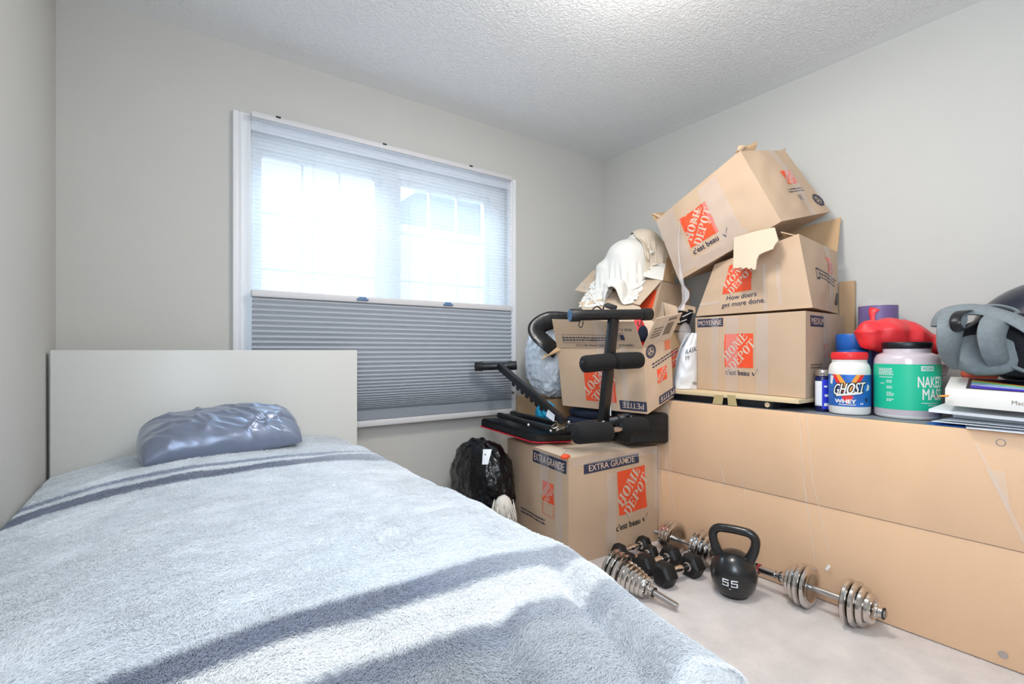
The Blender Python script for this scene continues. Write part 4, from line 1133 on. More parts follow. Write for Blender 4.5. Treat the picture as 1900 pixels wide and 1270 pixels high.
cs_ = [on_bag(*p) for p in pts2]
bm = bmesh.new(); add_grid(bm, lambda u, v: on_bag((896 * (1 - v) + 894 * v) * (1 - u) + (912 * (1 - v) + 905 * v) * u, 834 + 28 * v) - V(.3, .9, 0) * .006, 6, 8, 0, .0008)
obj('shipping_label', bm, 'paper', gb, 60)
bm = bmesh.new(); add_blob(bm, (1.215, 1.970, .130), (.075, .075, .122), .1, 3, 13, 4, False, .002); o = obj('pouch', bm, 'brownbag', None, 180, loc=(1.24, 1.97, 0)); tag(o, 'brown shiny pouch in front of the black rubbish bag', 'pouch')
bm = bmesh.new(); add_blob(bm, (1.370, 1.990, .225), (.046, .042, .058), .05, 3, 15, 4, False, None)
rnd = random.Random(5)
for k in range(150):
    a = rnd.random() * 6.28; r0 = .045 + rnd.random() * .012; x, y = 1.370 + math.cos(a) * r0, 1.990 + math.sin(a) * r0 * .9; z = .17 + rnd.random() * .09
    add_tube(bm, [(x, y, z), (x + math.cos(a) * .012, y + math.sin(a) * .012, z - .04), (x + math.cos(a) * .014 + rnd.uniform(-.008, .008), y + math.sin(a) * .014, max(.05, z - .09 - rnd.random() * .03))], [.0022, .0018, .0008], 4)
o = obj('tassel', bm, 'fur_white', None, 180, loc=(1.43, 2.03, 0)); tag(o, 'cream fringed tassel between the rubbish bag and the extra large box', 'tassel')
bm = bmesh.new(); add_blob(bm, (1.370, 1.990, .052), (.062, .055, .050), .08, 3, 19, 3, False, .002); o = obj('black_pouch', bm, 'bag_black', None, 180, loc=(1.42, 2.03, 0)); tag(o, 'small black bag under the cream tassel beside the extra large box', 'bag')

# ------------------------------------------------------------------ folding exercise bench lying upside down on the extra large box
be = thing('exercise_bench', 'black folding exercise bench lying upside down on the extra large box', 'exercise bench', (1.75, 2.0, .515))
A, A2, B_ = D(992, 823.5, 2.50), D(1068, 820.5, 2.62), D(886.6, 791, 2.72)
B2 = B_ + (A2 - A); dn = (A2 - A).cross(B_ - A).normalized(); dn = dn if dn.z > 0 else -dn
e1, e2 = (A2 - A), (B_ - A)
outl = [A + e1 * .12 - e2 * .0, A2 - e1 * .10, A2 + e2 * .08, B2 - e2 * .06, B2 - e1 * .14, B_ + e1 * .12, B_ - e2 * .05, A + e2 * .06]
bm = bmesh.new(); add_plate(bm, [p + dn * .006 for p in outl], dn, .040)
bmesh.ops.bevel(bm, geom=[e for e in bm.edges], offset=.006, segments=2, affect='EDGES')
pad = obj('back_pad', bm, 'vinyl_black', be, 40)
bm = bmesh.new(); add_plate(bm, [A + (p - A) * 1.004 for p in outl], dn, .0058); obj('piping', bm, 'red_trim', pad, 30)
rl = [(D(924.5, 770, 2.73), D(1030, 798, 2.50)), (D(949, 767, 2.86), D(1031, 786, 2.62))]
for p, q_ in rl:
    bm = bmesh.new(); add_bar(bm, p, q_, .028, .026, dn); obj('rail', bm, 'black', be, 30)


def bolt(p, n, r=.008):
    bm = bmesh.new(); add_lathe(bm, [(r, 0), (r, .003), (r * .8, .0065), (0, .008)], axis_mtx(p, n), 12); obj('bolt', bm, 'steel', be, 40)


for px, py, Z in ((980.5, 789, 2.565), (1022, 800, 2.49), (1031.5, 781.5, 2.60), (1055.5, 784, 2.40), (1120, 784, 2.285), (1108, 786, 2.30)): bolt(D(px, py, Z), V(-SN, -CS, .05))
bm = bmesh.new(); c_ = D(1030, 791, 2.475); add_tube(bm, [c_ + V(CS, -SN, .3) * (.017 * math.cos(a * PI / 9)) + V(0, 0, 1) * (.010 * math.sin(a * PI / 9)) for a in range(18)], .0016, 6, 0, True); obj('pull_ring', bm, 'steel', be)
bm = bmesh.new(); add_tube(bm, [D(1034, 797.5, 2.46), D(1054, 791, 2.40)], .0045, 10); add_tube(bm, [D(1033, 798, 2.462), D(1035.5, 797, 2.455)], .008, 10); obj('locking_pin', bm, 'steel', be, 40)
# front cross frame, post, bars with end caps and foam rollers
bm = bmesh.new(); add_bar(bm, D(1050, 794, 2.42), D(1153, 779, 2.34), .032, .034); add_bar(bm, D(1148, 783, 2.335), D(1163, 780, 2.33), .05, .060); obj('front_frame', bm, 'black', be, 30)
bm = bmesh.new(); add_bar(bm, D(1119, 786, 2.325), D(1138, 592, 2.325), .050, .034, V(.1, -1, 0)); obj('post', bm, 'black', be, 30)
bm = bmesh.new(); add_tube(bm, [D(1111, 774, 2.30), D(1129, 773, 2.30)], .0, 4); bm.free()


def foot_bar(p, q_, r=.0255, cap=.030):
    d = (q_ - p).normalized(); bm = bmesh.new(); add_tube(bm, [p, q_], r, 22); fb = obj('foot_bar', bm, 'black', be, 40)
    for a, s in ((p, 1), (q_, -1)):
        bm = bmesh.new(); add_lathe(bm, [(0, 0), (cap * .25, .0), (cap * .25, .0015), (cap * .5, .0015), (cap * .5, 0), (cap * .72, 0), (cap * .72, .0015), (cap * .94, .0015), (cap, .004), (cap, .05), (r + .0005, .052)], axis_mtx(a - d * s * .004, d * s), 24, 0, [1] * 7 + [0] * 3)
        obj('end_cap', bm, ['rubber', 'blue_cap'], fb, 40)


foot_bar(D(1058, 585.5, 2.27), D(1207, 583.5, 2.38)); foot_bar(D(882, 681, 2.93), D(958, 678.5, 2.93), .0225, .027)


def roller(p, q_, r):
    d = (q_ - p).normalized(); L_ = (q_ - p).length; bm = bmesh.new()
    add_lathe(bm, [(0, -.006), (r * .3, -.005), (r * .42, .0), (r * .72, .0), (r * .93, .006), (r, .02), (r, L_ - .02), (r * .93, L_ - .006), (r * .75, L_), (0, L_)], axis_mtx(p, d), 26, 0, [1, 1, 0, 0, 0, 0, 0, 0, 0])
    obj('foam_roller', bm, ['foam', 'vinyl_black'], be, 50)


roller(D(1081, 676.5, 2.21), D(1137, 671, 2.275), .040); roller(D(1140, 670.5, 2.29), D(1189, 668.5, 2.36), .040)
roller(D(1067, 806, 2.10), D(1131, 801, 2.19), .045); roller(D(1151, 793, 2.27), D(1196, 790.5, 2.35), .042)
bm = bmesh.new(); add_tube(bm, [D(1100, 674.5, 2.235), D(1180, 669, 2.345)], .012, 10); obj('roller_bar', bm, 'steel', be)
bm = bmesh.new(); add_tube(bm, [D(1100, 803.5, 2.148), D(1190, 791, 2.34)], .012, 10); obj('roller_bar', bm, 'steel', be)
# toothed adjusting leg
p, q_ = D(926, 679, 2.90), D(1047, 783, 2.47); bm = bmesh.new(); add_bar(bm, p, q_, .034, .040); lg = obj('adjusting_leg', bm, 'black', be, 30)
d, s_, u_ = frame_axes(q_ - p); L_ = (q_ - p).length
for k in range(7):
    t0 = .22 + k * .073; a = p + d * L_ * t0 - u_ * .019 - s_ * .012; bm = bmesh.new()
    add_plate(bm, [a, a + d * L_ * .058, a + d * L_ * .056 - u_ * .030, a + d * L_ * .022 - u_ * .030], s_, .005); obj('tooth', bm, 'black', lg, None)
bm = bmesh.new(); add_quad(bm, [D(1016, 759, 2.545), D(1029.5, 771, 2.49), D(1028, 783, 2.49), D(1013.5, 773, 2.55)], 0, .001, 2, .002); obj('sticker', bm, 'paper', lg, None)
# second pad, standing on edge next to the dresser
bm = bmesh.new(); r1, l1 = D(1245, 790, 2.50), D(1168, 790, 2.46)
add_hexa(bm, [V(l1.x, l1.y, .520), V(2.108, r1.y, .520), V(2.108, r1.y + .15, .520), V(l1.x + .02, l1.y + .13, .520), V(l1.x, l1.y, .680), V(2.108, r1.y, .680), V(2.108, r1.y + .15, .680), V(l1.x + .02, l1.y + .13, .680)], 0, .018, 4)
sp_ = obj('seat_pad', bm, 'vinyl_black', be, 40)
for z in (.585, .625):
    bm = bmesh.new(); add_bar(bm, V(l1.x + .02, l1.y - .008, z), V(2.095, r1.y + .003, z), .006, .004, V(0, 0, 1), 0, .0015); obj('seam', bm, 'black_lam', sp_)
bm = bmesh.new(); add_tube(bm, [D(1132, 745, 2.33), D(1133, 772, 2.33)], .003, 8); obj('safety_pin', bm, 'white', be)

# navy garment and the upside-down small box on top
bm = bmesh.new()
for k, (z, s) in enumerate(((.545, 1), (.60, .97), (.648, .92))):
    add_blob(bm, (1.965 + .01 * k, 1.975, z), (.118 * s, .15 * s, .03), .06, 2.4, 21 + k, 3, True, .512, 3.2)
o = obj('navy_garment', bm, 'navycloth', None, 180, loc=(1.95, 1.98, .515)); tag(o, 'folded navy garment under the upside-down small box', 'garment')
N0, L0, R0 = D(1201.5, 769, 2.42), D(1044, 752.8, 2.765), D(1249.5, 736.5, 2.61)
N1, L1, R1 = D(1192.6, 645.8, 2.42), D(1034, 645.8, 2.765), D(1244, 627, 2.61)
R0, R1 = D(1249.5, 736.5, 2.50), D(1244, 627, 2.50)
K0, K1 = L0 + R0 - N0, L1 + R1 - N1; K0.y -= .12; K1.y -= .12
t, F = carton('moving_box', 'small moving box standing upside down, flaps open, behind the black bench post', [L0, N0, R0, K0, L1, N1, R1, K1], ('top',), {'front': .006, 'right': .004}, .004, 61, 'card', 'moving boxes')
f = F['front']; W, H = f.W, f.H
depot_logo(t, f, W * .50, .135, .185, PI); banner(t, f, 'PETITE', W * .855, .035, .15, .048, PI)
tape(t, f, W * .50, 0, W * .66, H); tape(t, f, W * .76, .03, W * .82, H)
f2 = F['right']; depot_logo(t, f2, f2.W * .60, .15, .07, PI); banner(t, f2, 'PETITE', f2.W * .76, .028, .12, .042, PI, 'navy')
seal(t, f2, .05, .285, .033); bm = bmesh.new(); lay(bm, f2, SQ, .165, .285, .04, .05, 0, 0, .0014, 2); obj('faded_mark', bm, 'fade_orange', t, None)
small_print(t, f2, .16, .235, .22, 2, .016, .007, .14, 'navy', 6)
fl = Face(L1 + V(0, 0, .002), N1 + V(0, 0, .002), D(1177, 597, 2.38), D(1025, 592.5, 2.72), 0, .003, 5)
bm = bmesh.new(); add_grid(bm, fl.S, 14, 8, 0, .004); ff = obj('flap', bm, 'card', t, 30)
ff_o = -.0012 if False else .0014
bm = bmesh.new()
W_, H_ = fl.W, fl.H
for y0 in (.028, .072): lay(bm, fl, [rc(.10, y0, .66, y0 + .0016)], 0, 0, W_ * 1.0, 1, 0, 0, .0055, 8)
for x0 in (.10, .658): lay(bm, fl, [rc(x0, .028, x0 + .004, .0735)], 0, 0, W_, 1, 0, 0, .0055, 2)
obj('printed_frame', bm, 'navy', ff, None)
for cx, ww in ((.20, .10), (.40, .10), (.55, .08)):
    bm = bmesh.new(); rnd = random.Random(int(cx * 100)); P = []
    for r in range(2):
        x = 0
        while x < ww: l = .008 + rnd.random() * .012; P.append(rc(x, r * .013, x + l, r * .013 + .007)); x += l + .004
    lay(bm, fl, P, cx * W_ - ww / 2, .040, 1, 1, 0, 0, .0055); obj('fine_print', bm, 'navy', ff, None)
bm = bmesh.new(); lay_text(bm, fl, '100% PAPIER RECYCLÉ', W_ * .43, .014, .013, PI, 0, .0055, .01, W_ * .62); obj('lettering', bm, 'navy', ff, None)
bm = bmesh.new(); lay_text(bm, fl, 'FABRIQUÉ', W_ * .84, .014, .013, PI, 0, .0055, .01, W_ * .2); lay_text(bm, fl, 'AUX É.-U.', W_ * .86, .105, .016, PI, 0, .0055, .01, W_ * .18)
lay(bm, fl, [rc(.80, .045, .845, .075)] + [rc(.70, .045 + k * .0095, .80 if k < 3 else .845, .0475 + k * .0095) for k in range(5)], 0, 0, W_, 1, 0, 0, .0055); obj('flag_print', bm, 'navy', ff, None)
tape(ff, fl, W_ * .52, 0, W_ * .64, H_, 8, .0052)
fr = Face(N1 + V(.004, .004, .004), R1 + V(0, 0, .002), D(1265, 580, 2.44), D(1217, 591, 2.36), 0, .003, 6)
bm = bmesh.new(); add_grid(bm, fr.S, 8, 8, 0, .004); fo = obj('flap', bm, 'card_pale', t, 30)
bm = bmesh.new(); lay(bm, fr, [rc(.56, .25, .82, .72)], 0, 0, fr.W, fr.H, 0, 0, .0055, 3); lay(bm, fr, [rc(.54, .80, .86, .90)] + [rc(.1, .28 + k * .1, .45, .33 + k * .1) for k in range(4)], 0, 0, fr.W, fr.H, 0, 0, .0055, 2); obj('printed_panel', bm, 'grey_print', fo, None)
tape(fo, fr, fr.W * .36, 0, fr.W * .50, fr.H, 6, .0055)
flap(t, [K1 + V(0, 0, .002), R1 + V(-.02, .01, .002), D(1168, 549, 2.86), D(1074, 562, 2.98)], 'card_pale', .012)
flap(t, [K1 + V(-.004, 0, 0), L1 + V(-.004, 0, 0), D(1005, 667, 2.74), D(1010, 658, 2.80)], 'card_dark', .006)
# things in it
bm = bmesh.new(); add_blob(bm, D(1184, 640, 2.60), (.05, .045, .13), .12, 2.5, 23, 4); o = obj('red_pouch', bm, 'redbag', None, 180, loc=D(1184, 660, 2.62)); tag(o, 'red fabric pouch sticking out of the upside-down small box', 'pouch')
bm = bmesh.new(); add_blob(bm, D(1193, 619, 2.545), (.030, .02, .042), .06, 2.5, 25, 3); o2 = obj('navy_panel', bm, 'navycloth', o, 180)
sp = bez([D(1098, 600, 2.62), D(1099, 577, 2.62), D(1108, 569, 2.62), D(1118, 576, 2.62), D(1120, 571, 2.61), D(1125, 565, 2.60), D(1140, 572, 2.60), D(1143, 600, 2.62)], 6)
bm = bmesh.new(); add_tube(bm, sp, .0042, 8); ca = obj('cable', bm, 'black', None, 180, loc=D(1110, 600, 2.62)); tag(ca, 'black cable looping up out of the upside-down small box', 'cable')
bm = bmesh.new(); add_bar(bm, D(1124, 566, 2.585), D(1144, 573, 2.585), .02, .028, V(0, 0, 1), 0, .005); obj('plug', bm, 'rubber', ca, 40)
bm = bmesh.new(); add_tube(bm, bez([D(1076, 596, 2.285), D(1074, 604, 2.285), D(1078, 608, 2.285), D(1081, 604, 2.285), D(1082, 596, 2.285)], 5), .0028, 6); obj('cord_loop', bm, 'black', be, 180)
bm = bmesh.new(); add_tube(bm, bez([D(1184, 596, 2.34), D(1183, 603, 2.34), D(1187, 605, 2.34), D(1190, 601, 2.34), D(1190, 596, 2.34)], 5), .0028, 6); obj('cord_loop', bm, 'black', be, 180)

# ================================================================== WEIGHTS ON THE CARPET
def plate(parent, p, d, r, th=.021, seg=36):
    bm = bmesh.new(); a = r
    add_lathe(bm, [(.015, -th * .32), (r * .62, -th * .32), (r * .68, -th * .5), (r * .90, -th * .5), (r, -th * .22), (r, th * .22), (r * .90, th * .5), (r * .68, th * .5), (r * .62, th * .32), (.015, th * .32)], axis_mtx(p, d), seg, 0, [1, 0, 0, 0, 0, 0, 0, 0, 1])
    return obj('weight_plate', bm, ['chrome', 'steel'], parent, 40)


def threaded(bm, p, d, r, L_, mi=0):
    pr = []; k = int(L_ / .0035)
    for i in range(k): pr += [(r, i * L_ / k), (r * .86, (i + .5) * L_ / k)]
    add_lathe(bm, pr + [(r * .9, L_)], axis_mtx(p, d), 16, mi)


def star_nut(parent, p, d, r=.026):
    bm = bmesh.new(); add_lathe(bm, [(.014, 0), (r * .8, 0), (r * .8, .012), (.018, .014), (.018, .026), (.014, .026)], axis_mtx(p, d), 24)
    mt = axis_mtx(p, d)
    for k in range(6):
        c_ = mt @ V(math.cos(k * PI / 3) * r * .86, math.sin(k * PI / 3) * r * .86, 0); e_ = mt @ V(math.cos(k * PI / 3) * r * .86, math.sin(k * PI / 3) * r * .86, .012)
        add_tube(bm, [c_, e_], .0055, 8)
    n = obj('star_nut', bm, 'chrome', parent, 40)
    bm = bmesh.new(); add_tube(bm, [mt @ V(.0175 * math.cos(a * PI / 8), .0175 * math.sin(a * PI / 8), .028) for a in range(16)], .003, 6, 0, True); obj('rubber_ring', bm, 'rubber', n, 180)


bx = lambda y: 2.045 - (y - .63) * .0165
ax = lambda y, z=.081: V(bx(y), y, z)
dv = (ax(.6) - ax(1.6)).normalized()
bb = thing('barbell', 'chrome plate barbell with red grip lying on the carpet along the dresser', 'barbell', (2.035, 1.1, 0))
for a, b in ((1.56, 1.24), (1.0, .675)):
    bm = bmesh.new(); add_tube(bm, [ax(a), ax(b)], .0125, 18); obj('bar', bm, 'steel', bb, 40)
bm = bmesh.new(); threaded(bm, ax(.675), dv, .0125, .05); obj('threaded_end', bm, 'steel', bb, 30)
bm = bmesh.new(); threaded(bm, ax(1.56), -dv, .0125, .03); obj('threaded_end', bm, 'steel', bb, 30)
for y, r in ((1.472, .080), (1.495, .080), (1.518, .074), (1.345, .080), (1.322, .080), (1.300, .070), (1.281, .058), (.873, .080), (.897, .080), (.919, .068), (.938, .055), (.738, .080), (.714, .080), (.692, .070), (.673, .054)): plate(bb, ax(y), dv, r)
star_nut(bb, ax(.661), dv); star_nut(bb, ax(.951), -dv); star_nut(bb, ax(1.268), dv); star_nut(bb, ax(1.531), -dv)
bm = bmesh.new(); add_tube(bm, [ax(1.24), ax(1.0)], .0165, 20); cn = obj('connector', bm, 'chrome', bb, 40)
bm = bmesh.new(); add_tube(bm, [ax(1.21), ax(1.065)], .0195, 20); gp = obj('foam_grip', bm, 'foam', cn, 40)
for k in range(6):
    bm = bmesh.new(); y = 1.20 - k * .026; add_tube(bm, [ax(y), ax(y - .007)], .0201, 20); obj('red_band', bm, 'grip', gp, 40)

db = thing('plate_dumbbell', 'chrome plate dumbbell half hidden beside the bed', 'dumbbell', (1.58, 1.3, 0))
E0, E1_ = V(1.598, 1.150, .022), V(1.556, 1.445, .078); dd = (E0 - E1_).normalized(); LL = (E0 - E1_).length
bm = bmesh.new(); add_tube(bm, [E1_ - dd * .03, E0 + (E1_ - E0) * .38], .0125, 16); obj('bar', bm, 'steel', db, 40)
bm = bmesh.new(); threaded(bm, E0 + (E1_ - E0) * .38, dd, .0125, LL * .38); obj('threaded_end', bm, 'steel', db, 30)
for s_, r in ((1.0, .076), (.92, .076), (.84, .076), (.765, .060), (.70, .060), (.635, .056), (.575, .052), (.515, .048), (.46, .044)): plate(db, E0 + (E1_ - E0) * s_, dd, r, .019)
star_nut(db, E0 + (E1_ - E0) * .425, dd, .030)


def hex_dumbbell(label, c0, c1, R, rh=.0155):
    c0, c1 = Vector(c0), Vector(c1); d = (c1 - c0).normalized()
    t = thing('hex_dumbbell', label, 'dumbbell', ((c0.x + c1.x) / 2, (c0.y + c1.y) / 2, 0), 0, 'black hex dumbbells')
    side = d.cross(V(0, 0, 1)).normalized(); h = R * .62
    for c_, s in ((c0, -1), (c1, 1)):
        bm = bmesh.new(); rings = []
        for o_, k in ((-h, .80), (-h * .72, .97), (-h * .5, 1), (h * .45, 1), (h * .75, .93), (h, .74)):
            rings.append([bm.verts.new(c_ + d * s * o_ + (side * math.cos(a * PI / 3) + V(0, 0, 1) * math.sin(a * PI / 3)) * R * k) for a in range(6)])
        for a, b in zip(rings, rings[1:]):
            for k in range(6): bm.faces.new((a[k], a[(k + 1) % 6], b[(k + 1) % 6], b[k]))
        bm.faces.new(rings[0][::-1]); bm.faces.new(rings[-1])
        bmesh.ops.bevel(bm, geom=list(bm.edges), offset=.002, segments=2, affect='EDGES')
        obj('head', bm, 'rubber', t, 35)
    L_ = (c1 - c0).length - 2 * h * .8; a = c0 + d * h * .8
    bm = bmesh.new(); add_lathe(bm, [(rh * .8, 0), (rh * 1.45, .001), (rh * 1.45, .005), (rh * .95, .010), (rh * .85, L_ * .2), (rh * 1.1, L_ * .35), (rh * 1.2, L_ * .5), (rh * 1.1, L_ * .65), (rh * .85, L_ * .8), (rh * .95, L_ - .010), (rh * 1.45, L_ - .005), (rh * 1.45, L_ - .001), (rh * .8, L_)], axis_mtx(a, d), 20)
    obj('handle', bm, 'chrome', t, 40)


def rz(R): return R * math.cos(PI / 6) + .001


hex_dumbbell('hex dumbbell nearest the kettlebell, foremost of the four', (1.732, 1.312, rz(.055)), (1.908, 1.296, rz(.055)), .055)
hex_dumbbell('second of the four hex dumbbells counted from the kettlebell', (1.748, 1.424, rz(.051)), (1.918, 1.416, rz(.051)), .051)
hex_dumbbell('small hex dumbbell, third of the four counted from the kettlebell', (1.745, 1.518, rz(.038)), (1.895, 1.513, rz(.038)), .038, .0135)
hex_dumbbell('hex dumbbell against the extra large box, farthest of the four', (1.775, 1.602, rz(.041)), (1.945, 1.596, rz(.041)), .041, .014)

# kettlebell
kb = thing('kettlebell', 'black kettlebell marked 55 standing on the carpet', 'kettlebell', (1.905, 1.102, 0))
bm = bmesh.new(); prof = [(0, 0), (.050, 0), (.054, .002)]
for k in range(1, 22):
    a = -PI / 2 + PI * k / 22; z = .092 + .0905 * math.sin(a); r = .089 * math.cos(a)
    r = .089 * math.cos(a) ** (.55 if a < 0 else 1.)
    if z > .006 and r > .012: prof.append((r, z))
add_lathe(bm, prof + [(0, .1825)], Matrix.Translation((1.905, 1.102, 0)), 44); obj('body', bm, 'iron', kb, 60)
hd = V(.34, -.94, 0).normalized()
hp = [hd * -.048 + V(0, 0, .135), hd * -.064 + V(0, 0, .165), hd * -.078 + V(0, 0, .205), hd * -.080 + V(0, 0, .238), hd * -.062 + V(0, 0, .259), hd * -.03 + V(0, 0, .264), V(0, 0, .265), hd * .03 + V(0, 0, .264), hd * .062 + V(0, 0, .259), hd * .080 + V(0, 0, .238), hd * .078 + V(0, 0, .205), hd * .064 + V(0, 0, .165), hd * .048 + V(0, 0, .135)]
sp = bez([p + V(1.905, 1.102, 0) for p in hp], 5); n = len(sp)
bm = bmesh.new(); add_tube(bm, sp, [.0175 + .006 * max(0, abs(i / (n - 1) - .5) - .32) / .18 for i in range(n)], 18); obj('handle', bm, 'iron', kb, 60)


class SphFace:
    W = H = 1.

    def __init__(s, c, R, n, zc): s.c = Vector(c); s.R = R; s.n = n.normalized(); s.r = V(0, 0, 1).cross(s.n).normalized()

    def S(s, u, v, off=0): 
        p = s.c + s.r * u + V(0, 0, 1) * v; q = (s.n * math.sqrt(max(1e-6, (s.R + off) ** 2 - u * u - v * v)) + s.r * u + V(0, 0, 1) * v)
        return s.c + q


kf = SphFace((1.905, 1.102, .092), .0895, V(-.94, -.36, -.1), 0)
bm = bmesh.new(); lay(bm, kf, arcs(0, -.008, .031, .031, .0, .0, 0, 360, 28), 0, 0, 1, 1, 0, 0, .0008); lay(bm, kf, arcs(0, -.008, .034, .034, .031, .031, 0, 360, 28), 0, 0, 1, 1, 0, 1, .0008); dsk = obj('weight_badge', bm, ['rubber', 'iron'], kb, 60)
bm = bmesh.new()
for x in (-.0165, .0165):
    for r in (rc(-.012, .009, .012, .0135), rc(-.012, .0, -.0075, .010), rc(-.012, -.0012, .012, .0032), rc(.0075, -.012, .012, .001), rc(-.012, -.0145, .012, -.010), rc(-.012, -.012, -.0085, -.006)):
        lay(bm, kf, [[(a + x, b - .004) for a, b in r]], 0, 0, 1, 1, 0, 0, .0022)
lay(bm, kf, [rc(-.0035, -.030, .0035, -.0265)], 0, 0, 1, 1, 0, 0, .0022)
obj('numerals', bm, 'paper', dsk, None)

# ================================================================== THINGS ON THE DRESSER
class Cyl:
    def __init__(s, c, R, z0, z1, a0, a1):
        s.c = Vector(c); s.R = R; s.z0 = z0; s.z1 = z1; s.a0 = a0; s.a1 = a1; s.W = R * (a1 - a0); s.H = z1 - z0; s.th = math.atan2(-c[1], -c[0])

    def S(s, u, v, off=0):
        a = s.th + s.a0 + (s.a1 - s.a0) * u; r = s.R + off
        return V(s.c.x + r * math.cos(a), s.c.y + r * math.sin(a), s.z0 + s.H * v)


def cyl_grid(bm, f, u0=0, u1=1, v0=0, v1=1, nu=40, mi=0, off=.0006):
    add_grid(bm, lambda u, v: f.S(u0 + (u1 - u0) * u, v0 + (v1 - v0) * v, off), nu, 4, mi)


TDZ = DZ + .0005
# white whey tub with red lid
gc = (2.268, .819)
tb = thing('protein_tub', 'white whey protein tub with red lid and blue lettered label', 'tub', (gc[0], gc[1], DZ))
bm = bmesh.new(); add_lathe(bm, [(0, 0), (.060, 0), (.068, .004), (.0715, .013), (.0715, .165), (.0715, .178), (.068, .196), (.060, .208), (.0585, .212), (.061, .214), (.061, .217), (.058, .218), (.058, .23)], Matrix.Translation((gc[0], gc[1], TDZ)), 48); obj('jar', bm, 'white', tb, 40)
bm = bmesh.new(); add_lathe(bm, [(.061, .2195), (.062, .222), (.0615, .246), (.059, .2495), (0, .2495)], Matrix.Translation((gc[0], gc[1], TDZ)), 60)
for k in range(60):
    a = 2 * PI * k / 60; add_box(bm, (gc[0] + .0615 * math.cos(a) - .0008, gc[1] + .0615 * math.sin(a) - .0008, TDZ + .224), (gc[0] + .0615 * math.cos(a) + .0008, gc[1] + .0615 * math.sin(a) + .0008, TDZ + .244))
obj('lid', bm, 'red', tb, 40)
lf = Cyl(gc, .0715, TDZ + .034, TDZ + .160, -2.0, 2.0)
bm = bmesh.new(); cyl_grid(bm, lf, .14, .88, 0, 1, 40, 0); lab = obj('label', bm, 'label_blue', tb, 40)
W, H = lf.W, lf.H; mx_ = W * .50
bm = bmesh.new(); lay(bm, lf, [[(-.062, .126), (-.047, .126), (.004, .040), (-.004, .028)], [(.055, .126), (.040, .126), (-.010, .040), (.0, .028)]], mx_ - .002, 0, 1, 1, 0, 0, .0012, 8); lay(bm, lf, [[(-.047, .126), (-.030, .126), (.006, .068), (-.002, .050)], [(.040, .126), (.024, .126), (-.008, .068), (0, .050)]], mx_ - .002, 0, 1, 1, 0, 1, .0012, 8)
lay(bm, lf, [[(-.02, .03), (.0, .0), (.003, .03), (.0, .05)], [(.02, .03), (.0, .0), (-.003, .03), (.0, .05)]], mx_ - .006, .008, 1, 1, 0, 0, .0011, 3)
obj('chevron', bm, ['red', 'orange_yellow'], lab, None)


def ghost(bm, mi, off, bold, dx=0, dy=0):
    vs_, fs_, wd_ = text2d('GHOST', bold); k = .104 / text2d('GHOST')[2]; B = []
    for a, b in vs_:
        X, Y = a * k, b * .043; X += Y * .22; Y += X * .10
        B.append(bm.verts.new(lf.S((mx_ - .001 + X + dx) / W, (.072 + Y + dy) / H, off)))
    for f_ in fs_:
        try: bm.faces.new([B[i] for i in f_]).material_index = mi
        except ValueError: pass


bm = bmesh.new()
for dx in (-.003, 0, .003, .0045):
    for dy in (-.0035, 0, .003): ghost(bm, 0, .0018 + .00002 * (dx * 1000 + dy * 100), 0., dx, dy)
lay(bm, lf, [[(-.050, .036), (.046, .052), (.052, .064), (-.048, .050)]], mx_, 0, 1, 1, 0, 0, .0019, 8)
[ghost(bm, 1, .0026 + .00003 * k, 0., .0009 * (k - 1), 0) for k in range(3)]; lay(bm, lf, [[(-.046, .039), (.040, .052), (.047, .060), (-.044, .047)]], mx_, 0, 1, 1, 0, 1, .0026, 8)
obj('lettering', bm, ['black_lam', 'white'], lab, None)
bm = bmesh.new(); lay_text(bm, lf, 'WHEY', mx_ - .014, .021, .015, 0, 0, .0018, .04, None, 1.15); lay(bm, lf, [rc(-.036 + k * .0058, .006, -.0315 + k * .0058, .0095) for k in range(10)], mx_, 0, 1, 1, 0, 0, .0018); lay(bm, lf, [rc(.036, .010, .040, .016), rc(.042, .010, .047, .016)], mx_, 0, 1, 1, 0, 0, .0018); obj('lettering', bm, 'white', lab, None)
bm = bmesh.new(); lay(bm, lf, [[(.060, .062), (.075, .068), (.078, .082), (.066, .090)], [(-.064, .085), (-.056, .120), (-.074, .122), (-.076, .09)]], mx_, 0, 1, 1, 0, 0, .0016, 3); lay(bm, lf, [rc(.056, .02, .066, .035)], mx_, 0, 1, 1, 0, 1, .0016, 2); obj('label_panel', bm, ['mint', 'navy'], lab, None)

# large tub with green label
nc = (2.328, .648)
tb = thing('protein_tub', 'large clear protein tub with black lid and green vegan label', 'tub', (nc[0], nc[1], DZ))
bm = bmesh.new(); add_lathe(bm, [(0, 0), (.088, 0), (.097, .004), (.102, .014), (.102, .205), (.101, .222), (.094, .238), (.080, .246), (.0735, .248), (.0735, .262), (.072, .263)], Matrix.Translation((nc[0], nc[1], TDZ)), 56, 0, [1, 1, 1, 0, 0, 0, 0, 0, 0, 0])
obj('jar', bm, ['lav', 'white'], tb, 40)
bm = bmesh.new(); add_lathe(bm, [(.0755, .264), (.077, .266), (.077, .285), (.0745, .288), (0, .288)], Matrix.Translation((nc[0], nc[1], TDZ)), 56); obj('lid', bm, 'black_lam', tb, 40)
nf = Cyl(nc, .102, TDZ + .036, TDZ + .205, -2.2, 2.2)
bm = bmesh.new(); cyl_grid(bm, nf, 0, 1, 0, 1, 60, 0); lab = obj('label', bm, 'green', tb, 40); W, H = nf.W, nf.H
X_ = lambda a: nf.R * (a + 2.2)
bm = bmesh.new(); lay_text(bm, nf, 'NAKED', X_(.78), .105, .040, 0, 0, .0014, .018, .094); obj('lettering', bm, 'white', lab, None)
